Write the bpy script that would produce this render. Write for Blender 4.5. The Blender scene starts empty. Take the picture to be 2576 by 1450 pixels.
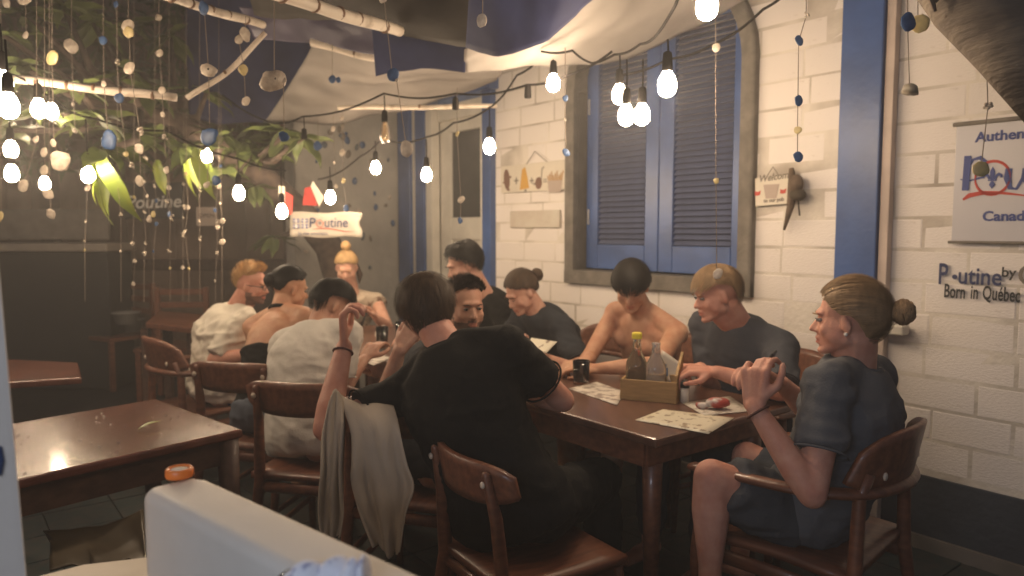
import bpy, math, random
import numpy as np
from mathutils import Vector, Matrix
random.seed(7)
rng = np.random.default_rng(7)
SC = bpy.context.scene
COL = SC.collection
# ------------------------------------------------------------------ camera
F, CX, CY, EYE, PITCH = 1860.0, 1288.0, 725.0, 1.4, math.radians(4.5)
cam = bpy.data.objects.new('camera', bpy.data.cameras.new('camera'))
COL.objects.link(cam)
cam.location = (0, 0, EYE)
cam.rotation_euler = (math.pi/2 - PITCH, 0, 0)
cam.data.sensor_width = 36; cam.data.lens = 26
cam.data.clip_start = 0.05; cam.data.clip_end = 500
cam.data.dof.use_dof = True; cam.data.dof.focus_distance = 1.95; cam.data.dof.aperture_fstop = 2.8   # the hand-held night shot is slightly soft
SC.camera = cam
# ------------------------------------------------------------------ night sky
world = bpy.data.worlds.new('World'); SC.world = world; world.use_nodes = True
bg = world.node_tree.nodes['Background']
bg.inputs[0].default_value = (0.50, 0.46, 0.52, 1)
bg.inputs[1].default_value = 0.135
# cool tube light of the room the photograph is taken from, behind the camera
ld = bpy.data.lights.new('room_light', 'AREA'); ld.energy = 18.0; ld.color = (0.72, 0.82, 1.0)
ld.shape = 'RECTANGLE'; ld.size = 1.2; ld.size_y = 0.25
lo = bpy.data.objects.new('room_light', ld); COL.objects.link(lo)
lo.location = (-0.9, -0.9, 1.75); lo.rotation_euler = (math.radians(62), 0, math.radians(-22))
vs = SC.view_settings
vs.view_transform = 'Standard'; vs.look = 'None'; vs.exposure = 0.0; vs.gamma = 1.0
vs.use_curve_mapping = False
BULB = 205.0
# ------------------------------------------------------------------ geometry of the place
def V(*a): return Vector(a)
def ray(px, py):
    s, t = (px-CX)/F, (py-CY)/F
    c, sn = math.cos(PITCH), math.sin(PITCH)
    return V(s, c - t*sn, -sn - t*c)
def at(px, py, y):
    r = ray(px, py); return V(0, 0, EYE) + r*(y/r.y)
def onz(px, py, z):
    r = ray(px, py); return V(0, 0, EYE) + r*((z-EYE)/r.z)
ANG = math.radians(38); D = 3.36
du = V(-math.sin(ANG), math.cos(ANG), 0)       # along the white wall, away from the camera
dn = V(-math.cos(ANG), -math.sin(ANG), 0)      # out of the white wall
def W(u, v, z=0.0): return du*u + dn*(v-D) + V(0, 0, z)
def onwall(px, py, v=0.0):
    r = ray(px, py); t = (D-v)/(-(dn.dot(r))); p = V(0, 0, EYE) + r*t
    return p.dot(du), p.z
WALLROT = math.atan2(-du.y, -du.x)             # local x = -u (to the right), local -y = out of the wall
def wl(u, v, z): return V(-u, -v, z)           # wall local coordinates
# ------------------------------------------------------------------ materials
MATS = {}
def mat(name, col, rough=0.6, var=0.0, scale=8.0, bump=0.0, bscale=40.0, metal=0.0, coat=0.0, col2=None,
        stretch=None, spec=0.5, detail=4.0, trans=0.0, alpha=1.0, sheen=0.0, sss=0.0, ramp=(0.35, 0.7), island=0.0, emit=None, estr=0.0):
    if name in MATS: return MATS[name]
    m = bpy.data.materials.new(name); m.use_nodes = True; nt = m.node_tree; N = nt.nodes; L = nt.links
    b = N['Principled BSDF']
    c = (*col, 1)
    b.inputs['Base Color'].default_value = c
    b.inputs['Roughness'].default_value = rough
    b.inputs['Metallic'].default_value = metal
    b.inputs['Coat Weight'].default_value = coat
    b.inputs['Coat Roughness'].default_value = 0.12
    b.inputs['Specular IOR Level'].default_value = spec
    b.inputs['Transmission Weight'].default_value = trans
    b.inputs['Alpha'].default_value = alpha
    b.inputs['Sheen Weight'].default_value = sheen
    if sss:
        b.inputs['Subsurface Weight'].default_value = sss
        b.inputs['Subsurface Radius'].default_value = (0.02, 0.008, 0.004)
        b.inputs['Subsurface Scale'].default_value = 0.5
    if emit:
        b.inputs['Emission Color'].default_value = (*emit, 1); b.inputs['Emission Strength'].default_value = estr
    tc = N.new('ShaderNodeTexCoord'); mp = N.new('ShaderNodeMapping')
    L.new(tc.outputs['Object'], mp.inputs[0])
    if stretch: mp.inputs['Scale'].default_value = stretch
    out = None
    if var or col2:
        n = N.new('ShaderNodeTexNoise'); n.inputs['Scale'].default_value = scale; n.inputs['Detail'].default_value = detail
        L.new(mp.outputs[0], n.inputs['Vector'])
        r = N.new('ShaderNodeValToRGB'); L.new(n.outputs[0], r.inputs[0])
        r.color_ramp.elements[0].position = ramp[0]; r.color_ramp.elements[1].position = ramp[1]
        c2 = col2 if col2 else tuple(x*(1-var) for x in col)
        r.color_ramp.elements[0].color = (*c2, 1); r.color_ramp.elements[1].color = c
        out = r.outputs[0]
    if island:
        g = N.new('ShaderNodeNewGeometry'); oi = N.new('ShaderNodeObjectInfo')
        ad = N.new('ShaderNodeMath'); ad.operation = 'ADD'; L.new(g.outputs['Random Per Island'], ad.inputs[0]); L.new(oi.outputs['Random'], ad.inputs[1])
        fr = N.new('ShaderNodeMath'); fr.operation = 'FRACT'; L.new(ad.outputs[0], fr.inputs[0])
        mr = N.new('ShaderNodeMapRange'); mr.inputs['To Min'].default_value = 1-island; mr.inputs['To Max'].default_value = 1+island*0.6
        L.new(fr.outputs[0], mr.inputs[0])
        hs = N.new('ShaderNodeHueSaturation'); L.new(mr.outputs[0], hs.inputs['Value'])
        if out: L.new(out, hs.inputs['Color'])
        else: hs.inputs['Color'].default_value = c
        out = hs.outputs[0]
    if out: L.new(out, b.inputs['Base Color'])
    if bump:
        n2 = N.new('ShaderNodeTexNoise'); n2.inputs['Scale'].default_value = bscale; n2.inputs['Detail'].default_value = 5
        L.new(mp.outputs[0], n2.inputs['Vector'])
        bp = N.new('ShaderNodeBump'); bp.inputs['Strength'].default_value = bump; bp.inputs['Distance'].default_value = 0.01
        L.new(n2.outputs[0], bp.inputs['Height']); L.new(bp.outputs[0], b.inputs['Normal'])
    MATS[name] = m
    return m
cream = mat('cream_paint', (0.76, 0.70, 0.65), 0.7, col2=(0.58, 0.52, 0.45), ramp=(.25, .38), scale=4.2, bump=0.3, bscale=22, island=0.03)
joint = mat('wall_joint', (0.72, 0.66, 0.58), 0.9, col2=(0.34, 0.29, 0.24), scale=2.6, ramp=(.30, .56), bump=0.5)
blue = mat('blue_paint', (0.052, 0.112, 0.31), 0.36, var=0.3, scale=6, bump=0.12)
blue_l = mat('blue_louvre', (0.085, 0.105, 0.19), 0.5, var=0.25, scale=12, island=0.08)
frame_m = mat('cement_frame', (0.20, 0.178, 0.152), 0.85, var=0.35, scale=14, bump=0.5)
base_m = mat('dado_paint', (0.045, 0.052, 0.065), 0.6, var=0.3, scale=5, bump=0.3)
white_m = mat('white_gloss', (0.72, 0.68, 0.60), 0.5, var=0.14, scale=9, bump=0.1)
glass_dark = mat('dark_glass', (0.05, 0.05, 0.05), 0.15, var=0.2)
gwall = mat('grey_plaster', (0.50, 0.47, 0.42), 0.9, col2=(0.34, 0.32, 0.29), scale=3.2, bump=0.6, bscale=12)
wood = mat('teak', (0.21, 0.080, 0.042), 0.42, col2=(0.12, 0.043, 0.024), scale=5, stretch=(9, 1.2, 9), bump=0.08, coat=0.25)
wood_d = mat('dark_wood', (0.09, 0.045, 0.03), 0.5, col2=(0.05, 0.025, 0.018), scale=5, stretch=(7, 1, 7), bump=0.1, coat=0.1)
tablem = mat('table_wood', (0.16, 0.078, 0.050), 0.34, col2=(0.10, 0.045, 0.030), scale=3, stretch=(8, 1, 1), bump=0.05, coat=0.35)
wet = mat('wet_wood', (0.17, 0.06, 0.038), 0.2, col2=(0.10, 0.033, 0.022), scale=3, stretch=(6, 1, 1), bump=0.22, bscale=34, coat=0.6)
plank = mat('night_boards', (0.24, 0.17, 0.13), 0.8, col2=(0.15, 0.105, 0.08), scale=3, bump=0.3, island=0.3)
dark_m = mat('near_black', (0.02, 0.02, 0.02), 0.6, var=0.2)
ground_m = mat('ground', (0.035, 0.03, 0.027), 0.7, var=0.5, scale=3, bump=0.5)
tile_m = mat('floor_tile', (0.065, 0.06, 0.055), 0.45, col2=(0.03, 0.05, 0.05), scale=18, bump=0.05, island=0.2)
plaster = mat('parapet_plaster', (0.72, 0.66, 0.58), 0.55, col2=(0.63, 0.57, 0.49), scale=4, bump=0.18, bscale=14)
tarp_b = mat('blue_tarp', (0.050, 0.062, 0.15), 0.7, spec=0.15, col2=(0.035, 0.042, 0.105), scale=4, bump=0.25, bscale=7)
tarp_d = mat('dark_tarp', (0.026, 0.022, 0.020), 0.7, spec=0.2, col2=(0.040, 0.034, 0.03), scale=5, bump=0.4, bscale=8)
canvas = mat('white_canvas', (0.42, 0.385, 0.355), 0.8, col2=(0.32, 0.29, 0.265), scale=3, bump=0.4, bscale=6)
canvas_b = mat('beige_canvas', (0.29, 0.26, 0.235), 0.8, col2=(0.20, 0.18, 0.165), scale=3.5, bump=0.4, bscale=6)
pole_m = mat('white_pole', (0.66, 0.57, 0.47), 0.55, col2=(0.42, 0.33, 0.25), scale=14, ramp=(0.3, 0.5), bump=0.2)
bark = mat('bark', (0.12, 0.085, 0.065), 0.9, col2=(0.05, 0.035, 0.03), scale=14, bump=0.7, bscale=30)
leaf_m = mat('leaf', (0.11, 0.135, 0.035), 0.5, col2=(0.06, 0.085, 0.028), scale=9, island=0.35, sss=0.0)
leaf_y = mat('leaf_yellow', (0.26, 0.28, 0.03), 0.5, col2=(0.14, 0.20, 0.03), scale=9, island=0.2)
leaf_n = mat('leaf_night', (0.08, 0.10, 0.04), 0.5, island=0.4)
shell_w = mat('shell_white', (0.66, 0.58, 0.48), 0.45, col2=(0.42, 0.34, 0.27), scale=40, bump=0.4, bscale=80)
shell_b = mat('shell_blue', (0.055, 0.12, 0.27), 0.5, col2=(0.03, 0.07, 0.17), scale=40)
shell_y = mat('shell_yellow', (0.62, 0.50, 0.22), 0.45, col2=(0.45, 0.36, 0.2), scale=40)
cord_m = mat('cord', (0.20, 0.16, 0.13), 0.8)
cable_m = mat('black_cable', (0.006, 0.005, 0.005), 0.8, spec=0.1)
bulb_m = mat('lit_bulb', (1, 0.9, 0.7), 0.4, emit=(1.0, 0.755, 0.51), estr=BULB)
clear_m = mat('clear_bulb', (0.9, 0.7, 0.45), 0.06, trans=0.85)
glassm = mat('clear_glass', (0.93, 0.95, 0.93), 0.04, trans=1.0)
paper = mat('paper', (0.70, 0.64, 0.54), 0.7, var=0.1, scale=12)
paper_g = mat('printed_paper', (0.62, 0.56, 0.48), 0.55, col2=(0.30, 0.24, 0.20), scale=22, ramp=(0.42, 0.5))
ink_b = mat('ink_navy', (0.035, 0.045, 0.12), 0.7)
ink_b2 = mat('ink_blue', (0.07, 0.09, 0.25), 0.7)
ink_k = mat('ink_black', (0.03, 0.03, 0.03), 0.8)
ink_g = mat('ink_grey', (0.20, 0.17, 0.14), 0.8)
ink_r = mat('ink_red', (0.50, 0.07, 0.05), 0.7)
ink_o = mat('ink_brown', (0.17, 0.085, 0.055), 0.8)
ink_y = mat('ink_yellow', (0.55, 0.31, 0.06), 0.8)
red_m = mat('red_cloth', (0.50, 0.035, 0.025), 0.7, var=0.3)
orange = mat('orange_plastic', (0.85, 0.22, 0.035), 0.4)
gold = mat('box_wood', (0.40, 0.24, 0.09), 0.55, var=0.3, scale=12, stretch=(1, 1, 8))
yellow = mat('yellow_plastic', (0.75, 0.62, 0.06), 0.4)
def skin_mat(n, c): return mat('skin_'+n, c, 0.56, col2=(c[0]*.86, c[1]*.74, c[2]*.72), scale=22, ramp=(.34, .66), bump=0.10, bscale=150, sss=0.08, spec=0.35)
# ------------------------------------------------------------------ object helpers
def tag(o, label=None, cat=None, group=None, kind=None):
    if label: o['label'] = label
    if cat: o['category'] = cat
    if group: o['group'] = group
    if kind: o['kind'] = kind
    return o
def thing(name, label, cat, loc=(0, 0, 0), rz=0.0, group=None):
    o = bpy.data.objects.new(name, None); COL.objects.link(o)
    o.location = loc; o.rotation_euler = (0, 0, rz); o.empty_display_size = 0.1
    return tag(o, label, cat, group)
def link(name, me, parent=None, loc=None, rot=None, scale=None):
    o = bpy.data.objects.new(name, me); COL.objects.link(o)
    if parent is not None: o.parent = parent
    if loc is not None: o.location = loc
    if rot is not None: o.rotation_euler = rot
    if scale is not None: o.scale = scale
    return o
class MB:
    def __init__(s): s.v = []; s.f = []
    def add(s, vs, fs):
        k = len(s.v); s.v += [tuple(p) for p in vs]; s.f += [tuple(i+k for i in f) for f in fs]; return s
    def box(s, c, d, rz=0.0, M=None):
        x, y, z = d[0]/2, d[1]/2, d[2]/2
        pts = [V(a*x, b*y, e*z) for e in (-1, 1) for b in (-1, 1) for a in (-1, 1)]
        R = M if M is not None else Matrix.Rotation(rz, 3, 'Z')
        return s.add([R @ p + Vector(c) for p in pts], [(0, 2, 3, 1), (4, 5, 7, 6), (0, 1, 5, 4), (2, 6, 7, 3), (0, 4, 6, 2), (1, 3, 7, 5)])
    def bar(s, a, b, w, h, up=V(0, 0, 1)):
        a, b = Vector(a), Vector(b); t = (b-a).normalized(); x = t.cross(up)
        if x.length < 1e-4: x = t.cross(V(1, 0, 0))
        x.normalize(); z = x.cross(t)
        M = Matrix((x, t, z)).transposed()
        return s.box((a+b)/2, (w, (b-a).length, h), M=M)
    def tube(s, pts, r, n=10, flat=None, up=V(0, 0, 1), caps=True, rnd=False):
        """pts: path; r: list of radii or pairs (side, up)"""
        pts = [Vector(p) for p in pts]; m = len(pts)
        if not hasattr(r, '__len__'): r = [r]*m
        rs = [(q, q) if not hasattr(q, '__len__') else q for q in r]
        if rnd:   # rounded ends
            t0 = (pts[0]-pts[1]).normalized(); t1 = (pts[-1]-pts[-2]).normalized()
            q0, q1 = rs[0], rs[-1]; e0 = min(q0); e1 = min(q1)
            pts = [pts[0]+t0*e0*0.97, pts[0]+t0*e0*0.7] + pts + [pts[-1]+t1*e1*0.7, pts[-1]+t1*e1*0.97]
            rs = [(q0[0]*.25, q0[1]*.25), (q0[0]*.72, q0[1]*.72)] + rs + [(q1[0]*.72, q1[1]*.72), (q1[0]*.25, q1[1]*.25)]
            m += 4
        k = len(s.v)
        px = None
        for i in range(m):
            t = (pts[min(i+1, m-1)] - pts[max(i-1, 0)]).normalized()
            x = t.cross(up) if px is None else px - t*px.dot(t)
            if x.length < 1e-3: x = t.cross(V(0.3, 1, 0.1))
            x.normalize(); z = x.cross(t).normalized(); px = x
            for j in range(n):
                a = 2*math.pi*j/n
                s.v.append(tuple(pts[i] + x*(math.cos(a)*rs[i][0]) + z*(math.sin(a)*rs[i][1])))
        for i in range(m-1):
            for j in range(n):
                a, b = k+i*n+j, k+i*n+(j+1) % n
                s.f.append((a, b, b+n, a+n))
        if caps:
            s.f.append(tuple(k+j for j in range(n))[::-1]); s.f.append(tuple(k+(m-1)*n+j for j in range(n)))
        return s
    def lathe(s, prof, n=20, c=(0, 0, 0), M=None):
        k = len(s.v); R = M or Matrix.Identity(3)
        for (r, z) in prof:
            for j in range(n):
                a = 2*math.pi*j/n
                s.v.append(tuple(R @ V(r*math.cos(a), r*math.sin(a), z) + Vector(c)))
        for i in range(len(prof)-1):
            for j in range(n):
                a, b = k+i*n+j, k+i*n+(j+1) % n
                s.f.append((a, b, b+n, a+n))
        s.f.append(tuple(k+j for j in range(n))[::-1]); s.f.append(tuple(k+(len(prof)-1)*n+j for j in range(n)))
        return s
    def ell(s, c, r, M=None, n=16, m=10):
        prof = [(math.sin(math.pi*i/m) if 0 < i < m else 0.02, -math.cos(math.pi*i/m)) for i in range(m+1)]
        R = (M or Matrix.Identity(3)) @ Matrix.Diagonal(Vector(r))
        return s.lathe(prof, n, c, R)
    def grid(s, P):
        k = len(s.v); m, n = len(P), len(P[0])
        for row in P: s.v += [tuple(p) for p in row]
        for i in range(m-1):
            for j in range(n-1):
                a = k+i*n+j; s.f.append((a, a+1, a+n+1, a+n))
        return s
    def prism(s, poly, y0, y1):
        """polygon of (x,z) pushed along y"""
        n = len(poly); k = len(s.v)
        for y in (y0, y1): s.v += [(p[0], y, p[1]) for p in poly]
        s.f.append(tuple(k+j for j in range(n))); s.f.append(tuple(k+n+j for j in range(n))[::-1])
        for j in range(n):
            a, b = k+j, k+(j+1) % n; s.f.append((a, a+n, b+n, b))
        return s
    def mesh(s, name, m, smooth=False):
        me = bpy.data.meshes.new(name); me.from_pydata(s.v, [], s.f); me.update()
        if m is not None: me.materials.append(m)
        if smooth: me.shade_smooth()
        return me
    def build(s, name, m, parent=None, smooth=False, loc=None, rot=None, bevel=0.0, solid=0.0, sub=0, seg=2):
        o = link(name, s.mesh(name, m, smooth), parent, loc, rot)
        if solid:
            md = o.modifiers.new('s', 'SOLIDIFY'); md.thickness = solid; md.offset = 0
        if sub:
            md = o.modifiers.new('u', 'SUBSURF'); md.levels = sub; md.render_levels = sub
        if bevel:
            md = o.modifiers.new('b', 'BEVEL'); md.width = bevel; md.segments = seg; md.limit_method = 'ANGLE'
        return o
def structure(o): o['kind'] = 'structure'; return o
def snoise(P, freq, seed, stretch=(1, 1, 1)):
    r = np.random.default_rng(seed); out = np.zeros(len(P)); amp = 1.0; tot = 0
    Q = P*np.array(stretch)
    for o in range(3):
        a = r.normal(size=(5, 3)); a /= np.linalg.norm(a, axis=1)[:, None]; ph = r.uniform(0, 6.28, 5)
        w = np.sin(Q @ r.normal(size=3)*freq*0.9 + ph[0])
        for k in range(5): out += amp*np.sin(Q @ a[k]*freq*6.28 + ph[k] + 1.3*w)/2.2
        tot += amp; amp *= 0.5; freq *= 2.05
    return out/tot
def text_mesh(body, size, m, shear=0.0, off=0.0, ext=0.0006, spacing=1.0, align='LEFT'):
    cu = bpy.data.curves.new('txt', 'FONT'); cu.body = body; cu.size = size; cu.shear = shear; cu.offset = off
    cu.extrude = ext; cu.space_character = spacing; cu.align_x = align; cu.resolution_u = 3
    o = bpy.data.objects.new('txt', cu); COL.objects.link(o)
    bpy.context.view_layer.update()
    me = bpy.data.meshes.new_from_object(o.evaluated_get(bpy.context.evaluated_depsgraph_get()))
    bpy.data.objects.remove(o); bpy.data.curves.remove(cu)
    me.materials.clear(); me.materials.append(m)
    return me
def wtext(parent, body, size, m, u, v, z, tilt=0.0, sx=1.0, name='lettering', **k):
    me = text_mesh(body, size, m, **k)
    o = link(name, me, parent, wl(u, v, z), (math.pi/2, tilt, 0), (sx, 1, 1))
    return o
# ================================================================== GROUND AND WALLS
g = MB(); g.grid([[V(x, y, -0.02) for x in (-150, -20, 20, 150)] for y in (-30, 5, 30, 200)])
structure(g.build('ground', ground_m))
fl = thing('tiled_floor', None, None, W(0, 0, 0), WALLROT); fl['kind'] = 'structure'
slab = MB(); slab.box((-2.6, -2.4, -0.02), (7.6, 4.9, 0.03)); slab.build('slab', joint and mat('grout', (0.04, 0.038, 0.035), 0.9), fl)
tme = MB(); tme.box((0, 0, 0.003), (0.294, 0.294, 0.012)); tme = tme.mesh('floor_tile', tile_m)
for i in range(20):
    for j in range(13):
        link('floor_tile', tme, fl, (0.9-0.15-0.3*i, -0.15-0.3*j, random.uniform(-0.001, 0.001)))

# ---- white painted block wall
wallT = thing('block_wall', 'long cream painted block wall with louvred blue window and door, right of the table', 'wall', W(0, 0, 0), WALLROT)
WT = 3.3
u_r, u_door = 0.2, 4.50
z_base = 0.335
WU0, WU1, WZ0, WZS, WZT = 2.335, 3.60, 1.135, 2.30, 2.86     # window opening
DU0, DU1, DZT = 4.50, 5.90, 2.62
bk = MB()
def wbox(mb, u0, u1, v0, v1, z0, z1): return mb.box((-(u0+u1)/2, -(v0+v1)/2, (z0+z1)/2), (abs(u1-u0), abs(v1-v0), abs(z1-z0)))
wbox(bk, u_r, WU0, -0.25, 0, 0, WT); wbox(bk, WU1, DU0, -0.25, 0, 0, WT); wbox(bk, WU0, WU1, -0.25, 0, 0, WZ0)
wbox(bk, WU0, WU1, -0.25, -0.16, WZ0, WT); wbox(bk, DU0, DU1, -0.25, 0, DZT, WT); wbox(bk, DU0, DU1, -0.25, -0.15, 0, DZT)
wbox(bk, DU1, 6.02, -0.25, 0, 0, WT)
bk.build('backing', joint, wallT)
def brick_mesh(k):
    r = random.Random(k); mb = MB(); c = 0.008
    q = lambda: r.uniform(-0.0025, 0.0025)
    back = [(-.5, 0, -.5), (.5, 0, -.5), (.5, 0, .5), (-.5, 0, .5)]
    cx = c/0.33; cz = c/0.137
    rim = [(-.5+cx*.3+q(), -.004, -.5+cz*.3+q()*3), (.5-cx*.3+q(), -.004, -.5+cz*.3+q()*3), (.5-cx*.3+q(), -.004, .5-cz*.3+q()*3), (-.5+cx*.3+q(), -.004, .5-cz*.3+q()*3)]
    fr = [(-.5+cx+q(), -.0065+q()*.25, -.5+cz+q()*3), (.5-cx+q(), -.0065+q()*.25, -.5+cz+q()*3), (.5-cx+q(), -.0065+q()*.25, .5-cz+q()*3), (-.5+cx+q(), -.0065+q()*.25, .5-cz+q()*3)]
    mb.add(back+rim+fr, [(8, 9, 10, 11)] + [(4*a+i, 4*a+(i+1) % 4, 4*a+4+(i+1) % 4, 4*a+4+i) for a in (0, 1) for i in range(4)])
    return mb.mesh('brick', cream)
BR = [brick_mesh(k) for k in range(9)]
CH, BL = 0.137, 0.335
def arch_top(u):
    t = (u-(WU0+WU1)/2)/((WU1-WU0)/2+0.09)
    return WZS + (WZT-WZS)*math.sqrt(max(0, 1-abs(t)**1.8)) if abs(t) < 1 else 0
bricks = []
k = 0; z = z_base+0.02
while z < WT:
    off = (k % 2)*BL*0.5 + random.uniform(-0.02, 0.02); u = u_r + 0.35 - off
    while u < DU0:
        L_ = BL*random.uniform(0.88, 1.12) if random.random() > 0.12 else BL*0.6
        a, b = u, min(u+L_, DU0)
        h = min(CH, WT-z)
        segs = [(a, b)]
        lo_, hi_ = WU0-0.05, WU1+0.05
        if z+h > WZ0 and z < WZS-0.02: segs = [(p, q) for p, q in ((a, min(b, lo_)), (max(a, hi_), b)) if q-p > 0.03]
        elif z+h > WZS-0.05 and z < WZT:
            segs = [s_ for s_ in segs if arch_top((s_[0]+s_[1])/2) < z+h*0.4]
        if z < DZT+0.06 and b > DU0-0.02: segs = [(p, min(q, DU0-0.0)) for p, q in segs if DU0-p > 0.04]
        for p, q in segs:
            if q > p: bricks.append((p, q, z, h))
        u += L_
    z += CH; k += 1
bricks.sort(key=lambda q: -(q[2] < 2.75)*10 + q[0])
for i, (p, q, zz, h) in enumerate(bricks[:300]):
    link('brick', random.choice(BR), wallT, (-(p+q)/2, 0.004+random.uniform(0, 0.003), zz+h/2), (0, random.uniform(-.004, .004), 0), ((q-p)-random.uniform(.001, .006), 1, h-random.uniform(.001, .006)))
if len(bricks) > 300:
    rest = MB()
    for p, q, zz, h in bricks[300:]: rest.box((-(p+q)/2, -0.006, zz+h/2), (q-p-.008, 0.014, h-.008))
    tag(rest.build('brick_rest', cream, wallT), kind='stuff')
dd = MB(); wbox(dd, u_r, DU0, 0, 0.012, 0.0, z_base); dd.build('dado_band', base_m, wallT, bevel=0.004)
sk = MB(); wbox(sk, u_r, DU0, 0.012, 0.03, 0.0, 0.07); sk.build('skirting', mat('skirting', (0.16, 0.14, 0.12), 0.8, var=0.3), wallT)
# blue pilaster with its pale batten
pil = thing('pilaster', 'blue painted pilaster board on the cream wall behind the man with the bun', 'pilaster', W(0, 0, 0), WALLROT)
m_ = MB(); wbox(m_, 1.595, 1.785, 0.005, 0.07, 0.0, WT); m_.build('board', blue, pil, bevel=0.006)
m_ = MB(); wbox(m_, 1.552, 1.593, 0.005, 0.05, 0.0, WT); m_.build('batten', mat('pink_batten', (0.60, 0.49, 0.42), 0.7, var=0.2), pil, bevel=0.004)
m_ = MB(); wbox(m_, 1.50, 1.60, 0.07, 0.074, 1.03, 1.045); 
# small shelf bracket under the pilaster break
sh = thing('wall_ledge', 'small white ledge jutting from the wall right of the blue pilaster', 'ledge', W(0, 0, 0), WALLROT)
uu, zz = onwall(2245, 832, 0.05); m_ = MB(); wbox(m_, uu-0.06, uu+0.05, 0.02, 0.085, zz-0.015, zz+0.03); m_.build('shelf', white_m, sh, bevel=0.008)
# ---- arched window
win = thing('shuttered_window', 'tall arched window with blue louvred shutters in a cement frame', 'window', W(0, 0, 0), WALLROT)
def arch_path(u0, u1, zb, zs, zt, n=18, p=1.8):
    pts = [(u0, zb), (u0, zs)]
    c = (u0+u1)/2; w = (u1-u0)/2
    for i in range(1, n):
        a = math.pi*i/n; x = -math.cos(a)
        pts.append((c + w*x, zs + (zt-zs)*math.sin(a)**(2/p)))
    pts += [(u1, zs), (u1, zb)]
    return pts
outer = arch_path(WU0-0.085, WU1+0.085, WZ0-0.085, WZS, WZT+0.10)
inner = arch_path(WU0, WU1, WZ0, WZS, WZT)
fm = MB(); P = []
for (uo, zo), (ui, zi) in zip(outer, inner):
    P.append([wl(uo, 0, zo), wl(uo, 0.038, zo), wl(uo*.85+ui*.15, 0.045, zo*.85+zi*.15), wl(ui, 0.04, zi), wl(ui, -0.15, zi)])
fm.grid(P)
wbox(fm, WU0-0.085, WU1+0.085, -0.15, 0.042, WZ0-0.087, WZ0+0.001)
fm.build('frame', frame_m, win, bevel=0.004)
cm = (WU0+WU1)/2
for side, (a, b) in (('r', (WU0+0.012, cm-0.003)), ('l', (cm+0.003, WU1-0.012))):
    leafE = link('shutter', None, win) if False else None
    s_ = MB(); st = 0.105
    LT = 2.57
    def ar(u): t = (u-cm)/((WU1-WU0)/2); return WZS + (WZT-WZS-0.02)*max(0.0, 1-abs(t)**1.8)**0.5
    for c0, c1 in ((a, a+st), (b-st, b)):
        us = [c0+(c1-c0)*i/6 for i in range(7)]
        s_.prism([(-c0, WZ0+.012)] + [(-u, min(ar(u), LT) if True else 0) for u in us] + [(-c1, WZ0+.012)], 0.07, 0.11)
    wbox(s_, a+st+.001, b-st-.001, -0.11, -0.07, WZ0+0.012, WZ0+0.17)
    # curved head board
    poly = []
    n = 12
    for i in range(n+1):
        u = a+(b-a)*i/n; t = (u-cm)/((WU1-WU0)/2)
        poly.append((-u, WZS + (WZT-WZS-0.02)*max(0.0, 1-abs(t)**1.8)**0.5))
    head = [(-a, WZS+0.3*0)] + poly + [(-b, WZS)]
    hz = []
    hp_ = [(-(a+(b-a)*i/24), ar(a+(b-a)*i/24)) for i in range(25)]; hp_ = [q for q in hp_ if q[1] > LT+.003]
    s_.prism([(hp_[0][0], LT)] + hp_ + [(hp_[-1][0], LT)], 0.072, 0.108)
    shut = s_.build('shutter', blue, win, bevel=0.005)
    hg = MB()
    for zq in (WZ0+0.3, WZS-0.15): wbox(hg, (a+0.02 if side == 'r' else b-0.03), (a+0.03 if side == 'r' else b-0.02), -0.07, -0.060, zq, zq+0.1)
    hg.build('hinge', mat('hinge_metal', (0.6, 0.57, 0.52), 0.4, metal=0.6), shut)
    lv = MB(); wd = (b-st)-(a+st)-0.004
    lv.box((0, 0, 0), (wd, 0.007, 0.040)); lme = lv.mesh('louvre_slat', blue_l)
    zq = WZ0+0.19
    while zq < LT-0.02:
        link('louvre_slat', lme, shut, (-(a+b)/2, 0.092, zq), (math.radians(-38+random.uniform(-2, 2)), 0, 0)); zq += 0.034
# ---- door
dr = thing('entrance_door', 'white door with dark glass pane in a blue frame at the far end of the wall', 'door', W(0, 0, 0), WALLROT)
def dpart(name, m, u0, u1, v0, v1, z0, z1, bevel=0.004, parent=dr):
    b_ = MB(); wbox(b_, u0, u1, v0, v1, z0, z1); return b_.build(name, m, parent, bevel=bevel)
dpart('blue_post', blue, 4.50, 4.61, -0.02, 0.05, 0, 2.44)
dpart('blue_post', blue, 5.46, 5.60, -0.02, 0.05, 0, 2.44)
dpart('blue_post', blue, 5.70, 5.90, -0.02, 0.05, 0, 2.44)
dpart('lintel', blue, 4.46, 5.66, -0.02, 0.09, 2.443, 2.62)
dpart('white_stop', white_m, 5.603, 5.697, -0.04, 0.02, 0, 2.44)
dpart('door_frame', white_m, 5.36, 5.457, -0.05, 0.03, 0, 2.40)
dpart('door_frame', white_m, 4.613, 4.66, -0.05, 0.03, 0, 2.40)
lf = MB()
for (a, b, c, d_) in ((5.20, 5.357, 0.02, 2.30), (4.663, 4.70, 0.02, 2.30), (4.701, 5.199, 2.20, 2.30), (4.701, 5.199, 1.32, 1.50), (4.701, 5.199, 0.02, 0.3)):
    wbox(lf, a, b, -0.10, -0.055, c, d_)
leaf_d = lf.build('door_leaf', white_m, dr, bevel=0.006)
dpart('glass_pane', glass_dark, 4.702, 5.198, -0.09, -0.075, 1.502, 2.198, 0.001, leaf_d)
dpart('lower_panel', white_m, 4.702, 5.198, -0.095, -0.072, 0.302, 1.318, 0.02, leaf_d)
dpart('transom', white_m, 4.61, 5.46, -0.10, -0.03, 2.302, 2.44)
dpart('blue_head', mat('pale_blue', (0.14, 0.20, 0.36), 0.5, var=0.3), 4.62, 5.2, 0.052, 0.062, 2.40, 2.455, 0.003)
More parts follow.
